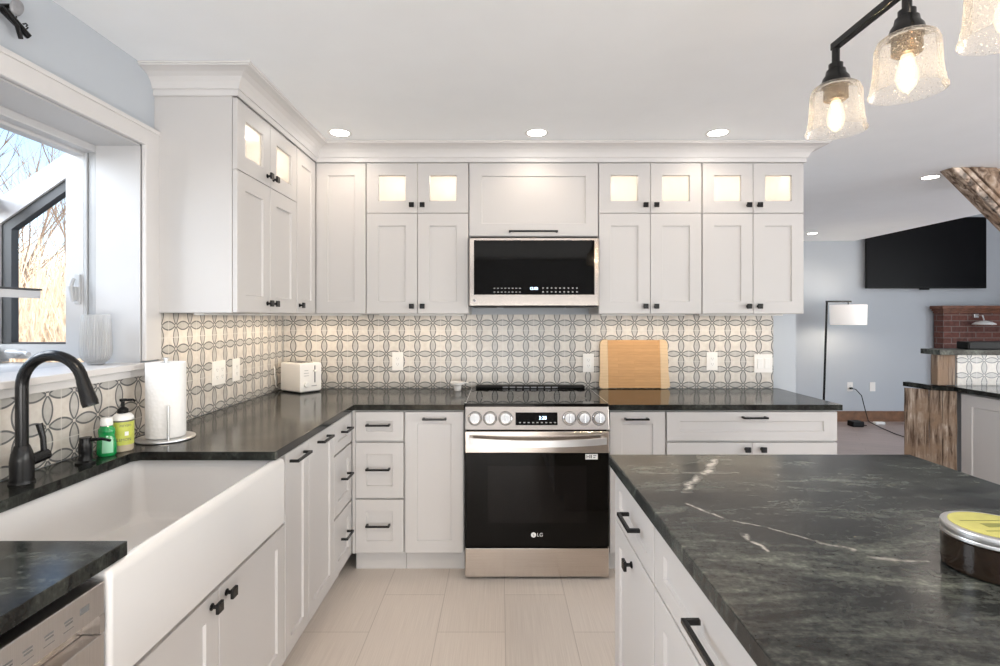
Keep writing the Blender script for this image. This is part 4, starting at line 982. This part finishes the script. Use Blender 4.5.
# ------------------------------------------------------------------ pendant fixture over the island
PX = .953
pd = thing('pendant_light', (PX, 1.09, ZC), 'black linear island fixture with seeded glass shades hanging above island', 'light fixture')
zb = 2.150
m = MB(); m.box(PX-.010, PX+.010, .70, 1.480, zb-.010, zb+.010, ch=.002); m.build('bar', 'black', pd)
m = MB(); m.cyl((PX, .85, zb+.01), (PX, .85, ZC-.02), .008, 12); m.cyl((PX, 1.33-.5, zb+.01), (PX, 1.33-.5, zb+.012), .008, 12); m.build('stem', 'black', pd)
m = MB(); m.box(PX-.05, PX+.05, .70, 1.0, ZC-.022, ZC-.001, ch=.003); m.build('canopy', 'black', pd)
for k, D in enumerate((1.470, 1.213, .968, .713)):
    c = (PX, D, 0); zr = 1.908
    so = MB().lathe([(.010, zb-.010), (.010, zb-.048), (.018, zb-.052), (.018, zb-.066), (.024, zb-.070), (.026, zb-.082), (.033, zb-.092), (.036, zb-.104), (.036, zb-.112), (.001, zb-.112)], c, 24).build('socket', 'black', pd, smooth=True)
    MB().lathe([(.001, 2.0375), (.031, 2.0375), (.031, 2.028), (.029, 2.026), (.031, 2.018), (.031, 1.998), (.026, 1.994), (.001, 1.994)], c, 24).build('socket_sleeve', 'brass', so, smooth=True)
    gp_ = [(0.0340, 2.040), (0.0475, 2.038), (0.0579, 2.030), (0.0622, 2.018), (0.0641, 2.014), (0.0646, 2.006), (0.0665, 1.965), (0.0689, 1.934), (0.0711, 1.931), (0.0714, 1.925), (0.0727, 1.916), (0.0765, 1.909), (0.0765, 1.9055), (0.0727, 1.907), (0.0698, 1.917), (0.0670, 1.934), (0.0641, 1.965), (0.0622, 2.006), (0.0589, 2.022), (0.0466, 2.034), (0.0340, 2.037)]
    MB().lathe(gp_, c, 48, cap0=False, cap1=False).build('glass_shade', 'shade', pd, smooth=True)
    bb = MB().lathe([(.001, 1.905), (.008, 1.908), (.018, 1.920), (.023, 1.938), (.022, 1.955), (.016, 1.975), (.012, 1.993), (.001, 1.9935)], c, 20).build('bulb', 'bulb', pd, smooth=True)
    m = MB()
    for q in range(6):
        a_ = q*PI/3; m.tube([(PX+.004*math.cos(a_), D+.004*math.sin(a_), 1.985), (PX+.011*math.cos(a_), D+.011*math.sin(a_), 1.95), (PX+.009*math.cos(a_+.5), D+.009*math.sin(a_+.5), 1.918)], .0016, 6)
    m.build('filament', 'filament', bb)
    lamp('pendant_bulb', 'POINT', (PX, D, 1.946), 1.6, (1.0, .78, .55), shadow_soft_size=.012)

# ------------------------------------------------------------------ recessed ceiling lights
def downlight(name, x, y, energy, label, color=WARM, proto=[None]):
    if proto[0] is None:
        r = thing(name, (0, 0, 0), label, 'ceiling light', None)
        MB().rings([[(r_*math.cos(2*PI*k/36), r_*math.sin(2*PI*k/36), z) for k in range(36)] for r_, z in ((.050, -.001), (.064, -.001), (.066, -.003), (.062, -.0045), (.053, -.004), (.050, -.003))], loop=True).build('trim_ring', 'whitecap', r, smooth=True)
        MB().lathe([(.001, -.001), (.0495, -.001), (.0495, -.0032), (.001, -.0040)], (0, 0, 0), 32).build('lens', 'lens', r)
        proto[0] = r
    else:
        r = copy_tree(proto[0]); r['label'] = label
    r['group'] = 'recessed ceiling lights'
    r.location = (x, y, ZC)
    o = lamp('downlight', 'SPOT', (x, y, ZC-.012), energy, color, spot_size=math.radians(150), spot_blend=.6, shadow_soft_size=.05)
    return r
for x, lb_ in ((-.875, 'recessed ceiling light in front of the corner wall cabinet'), (.200, 'recessed ceiling light in front of the cabinet above microwave'), (1.19, 'recessed ceiling light in front of the right-hand wall cabinets')):
    downlight('recessed_light', x, 2.83, 3.3, lb_)
for x, lb_ in ((-.6, 'added fill downlight over the aisle near the sink, outside the frame'), (.9, 'added fill downlight over the near end of the island')):
    downlight('recessed_light', x, .55, 26, lb_)  # unseen downlights added as fill, much stronger than the visible row
downlight('recessed_light', 3.10, 3.73, 10, 'recessed ceiling light beside the barn wood brace', (1, .9, .8))
downlight('recessed_light', 3.76, 6.24, 10, 'recessed ceiling light near the living room wall above floor lamp', (1, .9, .8))

# ------------------------------------------------------------------ wire sculpture above the window
wa = thing('wall_sculpture', (XL, 1.5, 2.25), 'dark twisted metal branch sculpture with grey disc high above window', 'wall art')
xs = XL+.022
def wp(x, y, off=0.0):
    D = -(xs+off)*F/(CX-x); return (xs+off, D, CH+(HY-y)*D/F)
m = MB(); m.tube([wp(-26, 2), wp(-8, 3), wp(0, 6), wp(10, 6, .004)], .0065, 10); m.tube([wp(-20, -6), wp(0, 8, .006), wp(16, 24, .002), wp(28, 37, .002)], [.007, .008, .008, .007], 10)
m.tube([wp(2, 7, .012), wp(17, 25, .010), wp(21, 39, .006)], [.006, .007, .006], 10); m.tube([wp(7, 9, .014), wp(16, 20, .014), wp(29.5, 36, .012)], [.004, .005, .006], 10)
m.build('branches', 'black', wa, smooth=True)
c = Vector(wp(14.5, 7.5, .012)); m = MB()
def disc(r_, w): return [(c.x+w, c.y+r_*.75*math.cos(2*PI*k/28)+r_*.25*math.sin(2*PI*k/28), c.z+r_*1.0*math.sin(2*PI*k/28)) for k in range(28)]
m.rings([disc(.012, 0), disc(.024, .003), disc(.026, .007), disc(.022, .012), disc(.008, .014)]); m.build('disc', 'grey', wa, smooth=True)
m = MB(); m.tube([wp(23, 24), wp(26, 23.5), wp(27.5, 25), wp(26, 26.5), wp(28, 27.5), wp(26.5, 29)], .0022, 8); m.tube([wp(16, 14, .01), wp(16.5, 17, .01), wp(16, 20, .01)], .0018, 8); m.build('curl', 'black', wa, smooth=True)

# ------------------------------------------------------------------ living room beyond: bar, post, brace, fireplace, TV, lamp
# bar peninsula
bx = 3.06
r = thing('bar_cabinet', (3.4, 2.6, 0), 'white panelled bar cabinet beside the barn wood end post', 'cabinet')
MB().box(bx+.022, 3.70, 1.60, 3.44, .001, .882).build('body', 'paint', r)
fbar = face_isl(bx+.021)
d = shaker('door', r, fbar, 2.86, 3.438, .10, .872, st=.075); d = shaker('door', r, fbar, 2.24, 2.856, .10, .872, st=.075); d = shaker('door', r, fbar, 1.61, 2.236, .10, .872, st=.075)
tag(MB().prism([(3.03, 1.55), (3.73, 1.55), (3.73, 3.518), (3.098, 3.518), (3.098, 3.515), (2.93, 3.515), (2.96, 3.76), (2.90, 3.73), (3.00, 3.49), (3.03, 3.46)], .884, .914, ch=.002).build('worktop', 'stone'), 'black stone worktop on the bar peninsula', 'worktop')
bp = thing('bar_post', (2.95, 3.6, 0), 'weathered barn wood boards cladding the bar end under worktop', 'post')
for (a0, a1) in (((2.835, 3.63), (2.945, 3.555)), ((2.947, 3.553), (3.000, 3.515)), ((3.002, 3.513), (3.062, 3.470))):
    dx, dy = a1[0]-a0[0], a1[1]-a0[1]; l = math.hypot(dx, dy); nx_, ny_ = -dy/l*.03, dx/l*.03
    m = MB(); n0 = 7; rings = []
    for k in range(n0+1):
        z = .001+.881*k/n0; j = .003*math.sin(k*2.3+a0[0]*50)
        rings.append([(a0[0]-j*nx_*10, a0[1]-j*2, z), (a1[0], a1[1]+j, z), (a1[0]+nx_, a1[1]+ny_, z), (a0[0]+nx_, a0[1]+ny_, z)])
    m.rings(rings); m.build('board', 'barn', bp)
pw = thing('bar_wall', (3.4, 3.6, .0), 'short tiled half wall behind the bar with granite cap', 'half wall')
MB().box(3.10, 4.55, 3.52, 3.60, .001, 1.124).build('wall', 'wall', pw)
MB().box(3.10, 4.55, 3.510, 3.5195, .9155, 1.123).build('tile', 'tile', pw, uv=lambda x, y, z: (x-.03+.1016*10, z-.985+.1016*20))
MB().box(2.972, 3.044, 3.517, 3.575, .9155, 1.124, ch=.004).build('post_board', 'barn', pw); MB().box(3.0455, 3.098, 3.522, 3.575, .9155, 1.124, ch=.004).build('post_board', 'barn', pw)
m = MB(); m.prism([(2.945, 3.47), (4.60, 3.47), (4.60, 3.63), (2.945, 3.63)], 1.125, 1.160, ch=.003); m.build('cap', 'granite', pw)
bt = thing('speaker_bar', (3.4, 3.55, 1.1605), 'black speaker bar lying on the granite bar cap', 'speaker')
MB().box(3.17, 4.05, 3.51, 3.60, 1.161, 1.212, ch=.006).build('housing', 'blackmatt', bt); MB().box(3.18, 4.04, 3.506, 3.5095, 1.166, 1.207).build('grille', 'blackmatt', bt)
# brace and post
br_ = thing('barn_wood_brace', (3.2, 3.5, 2.2), 'weathered diagonal barn wood brace rising to the ceiling', 'brace')
BX = 3.035; ZZ = ZC-.003
def bar45(a, b, y0, y1, name, ch=.004, xe=3.70, mat='barnx'):
    # a 45 degree timber between offsets a and b along the ceiling, cut plumb at the post
    m = MB(); m.prism([(BX+a, ZZ), (xe, ZZ-(xe-BX-a)), (xe, ZZ-(xe-BX-b)), (BX+b, ZZ)], 0, y1-y0, fn=lambda x, z, w: (x, y0+w, z), ch=ch); return m.build(name, mat, br_)
bar45(0, .40, 3.50, 3.58, 'timber'); bar45(.004, .055, 3.478, 3.499, 'edge_board', mat='barnpale'); bar45(.060, .105, 3.472, 3.499, 'facing_board'); bar45(.12, .20, 3.465, 3.499, 'facing_board'); bar45(.205, .30, 3.478, 3.499, 'facing_board')
po = thing('barn_wood_post', (3.82, 3.5, 1.16), 'square barn wood post carrying the diagonal brace', 'post')
MB().box(3.705, 3.90, 3.46, 3.62, 1.2125, ZC-.003, ch=.008).build('timber', 'barn', po)
# fireplace chimney breast
fp = thing('fireplace', (6.3, 6.75, 0), 'red brick chimney breast with wooden mantel below the television', 'fireplace')
FX0 = 5.735; FY0 = 6.70
MB().box(FX0, 6.95, FY0, 6.845, .001, 1.43).build('brickwork', 'brick', fp, uv=lambda x, y, z: ((x-FX0)+(y-FY0), z))
m = MB(); 
for (e_, z0, z1) in ((.015, 1.431, 1.46), (.035, 1.46, 1.485), (.06, 1.485, 1.527)): m.box(FX0-e_, 6.98, FY0-e_, 6.845, z0, z1-.0005, ch=.004)
m.build('mantel', 'mantelwood', fp)
sl = thing('wall_sconce', (6.14, 6.6, 1.3), 'small lamp with shallow white dome against the brick', 'lamp')
m = MB(); m.box(6.11, 6.17, 6.67, 6.699, 1.37, 1.42, ch=.005); m.tube([(6.14, 6.67, 1.40), (6.14, 6.59, 1.40), (6.14, 6.57, 1.34)], .008, 10); m.build('bracket', 'alu', sl)
MB().lathe([(.005, 1.335), (.03, 1.33), (.08, 1.315), (.115, 1.295), (.118, 1.285), (.108, 1.288), (.03, 1.318), (.005, 1.322)], (6.14, 6.57, 0), 30).build('dome', 'whitecap', sl, smooth=True)
# television
tv = thing('television', (5.6, 6.8, 1.75), 'large black flat television high on the living room wall', 'television')
TX0, TX1, TY = 4.80, 6.37, 6.78
MB().box(TX0, TX1, TY, TY+.035, 1.755, 2.69, ch=.005).build('bezel', 'blackmatt', tv)
MB().box(TX0+.012, TX1-.012, TY-.002, TY-.0003, 1.778, 2.678).build('screen', 'tv', tv)
MB().box(5.45, 5.75, TY+.036, 6.868, 2.0, 2.4).build('wall_mount', 'blackmatt', tv)
MB().box(5.50, 5.62, TY-.004, TY+.02, 1.735, 1.7545, ch=.003).build('sensor_bump', 'blackmatt', tv)
# floor lamp
lx_, ly_ = 4.04, 6.4
fl_ = thing('floor_lamp', (lx_, ly_, 0), 'black arc-arm floor lamp with white drum shade', 'lamp')
MB().lathe([(.001, .001), (.14, .001), (.14, .018), (.13, .022), (.001, .022)], (lx_-.05, ly_, 0), 32).build('base', 'black', fl_)
m = MB(); m.tube([(lx_-.05, ly_, .02), (lx_, ly_, 1.572)], .013, 12); m.build('pole', 'black', fl_)
m = MB(); m.box(lx_-.013, lx_+.30, ly_-.010, ly_+.010, 1.560, 1.582, ch=.002); m.cyl((lx_+.262, ly_, 1.56), (lx_+.262, ly_, 1.53), .006, 8); m.build('arm', 'black', fl_)
lsx = lx_+.262
MB().lathe([(.188, 1.285), (.192, 1.285), (.196, 1.53), (.191, 1.53)], (lsx, ly_, 0), 40, cap0=False, cap1=False).build('drum_shade', 'shadefab', fl_, smooth=True)
MB().lathe([(.001, 1.52), (.018, 1.52), (.03, 1.47), (.022, 1.43), (.001, 1.425)], (lsx, ly_, 0), 16).build('bulb', 'lens', fl_, smooth=True)
lamp('floor_lamp_bulb', 'POINT', (lsx, ly_, 1.35), 4, (1, .86, .68), shadow_soft_size=.05)
# cord, adapter
pl = MB().box(4.622, 4.658, 6.835, 6.859, .425, .45, ch=.004)
pl.tube([(4.64, 6.835, .437), (4.67, 6.80, .43), (4.74, 6.79, .35), (4.77, 6.76, .15), (4.765, 6.70, .03), (4.72, 6.4, .006), (4.65, 6.1, .006), (4.62, 5.8, .006)], .005, 6)
tag(pl.build('plug_cord', 'blackmatt', smooth=True), 'thin black cord with plug trailing down from living room outlet', 'cord')
ad = thing('power_adapter', (4.43, 6.55, 0), 'black power adapter box on living room floor', 'adapter')
MB().box(4.42, 4.56, 6.48, 6.60, .001, .07, ch=.01).build('housing', 'blackmatt', ad)
MB().tube([(4.561, 6.55, .04), (4.6, 6.55, .012), (4.64, 6.56, .007)], .006, 6).build('lead', 'blackmatt', ad)
tag(MB().box(4.80, 4.93, 6.62, 6.68, .001, .035, ch=.01).build('power_strip', 'whitecap'), 'small white plug block on the floor beside black adapter', 'plug')
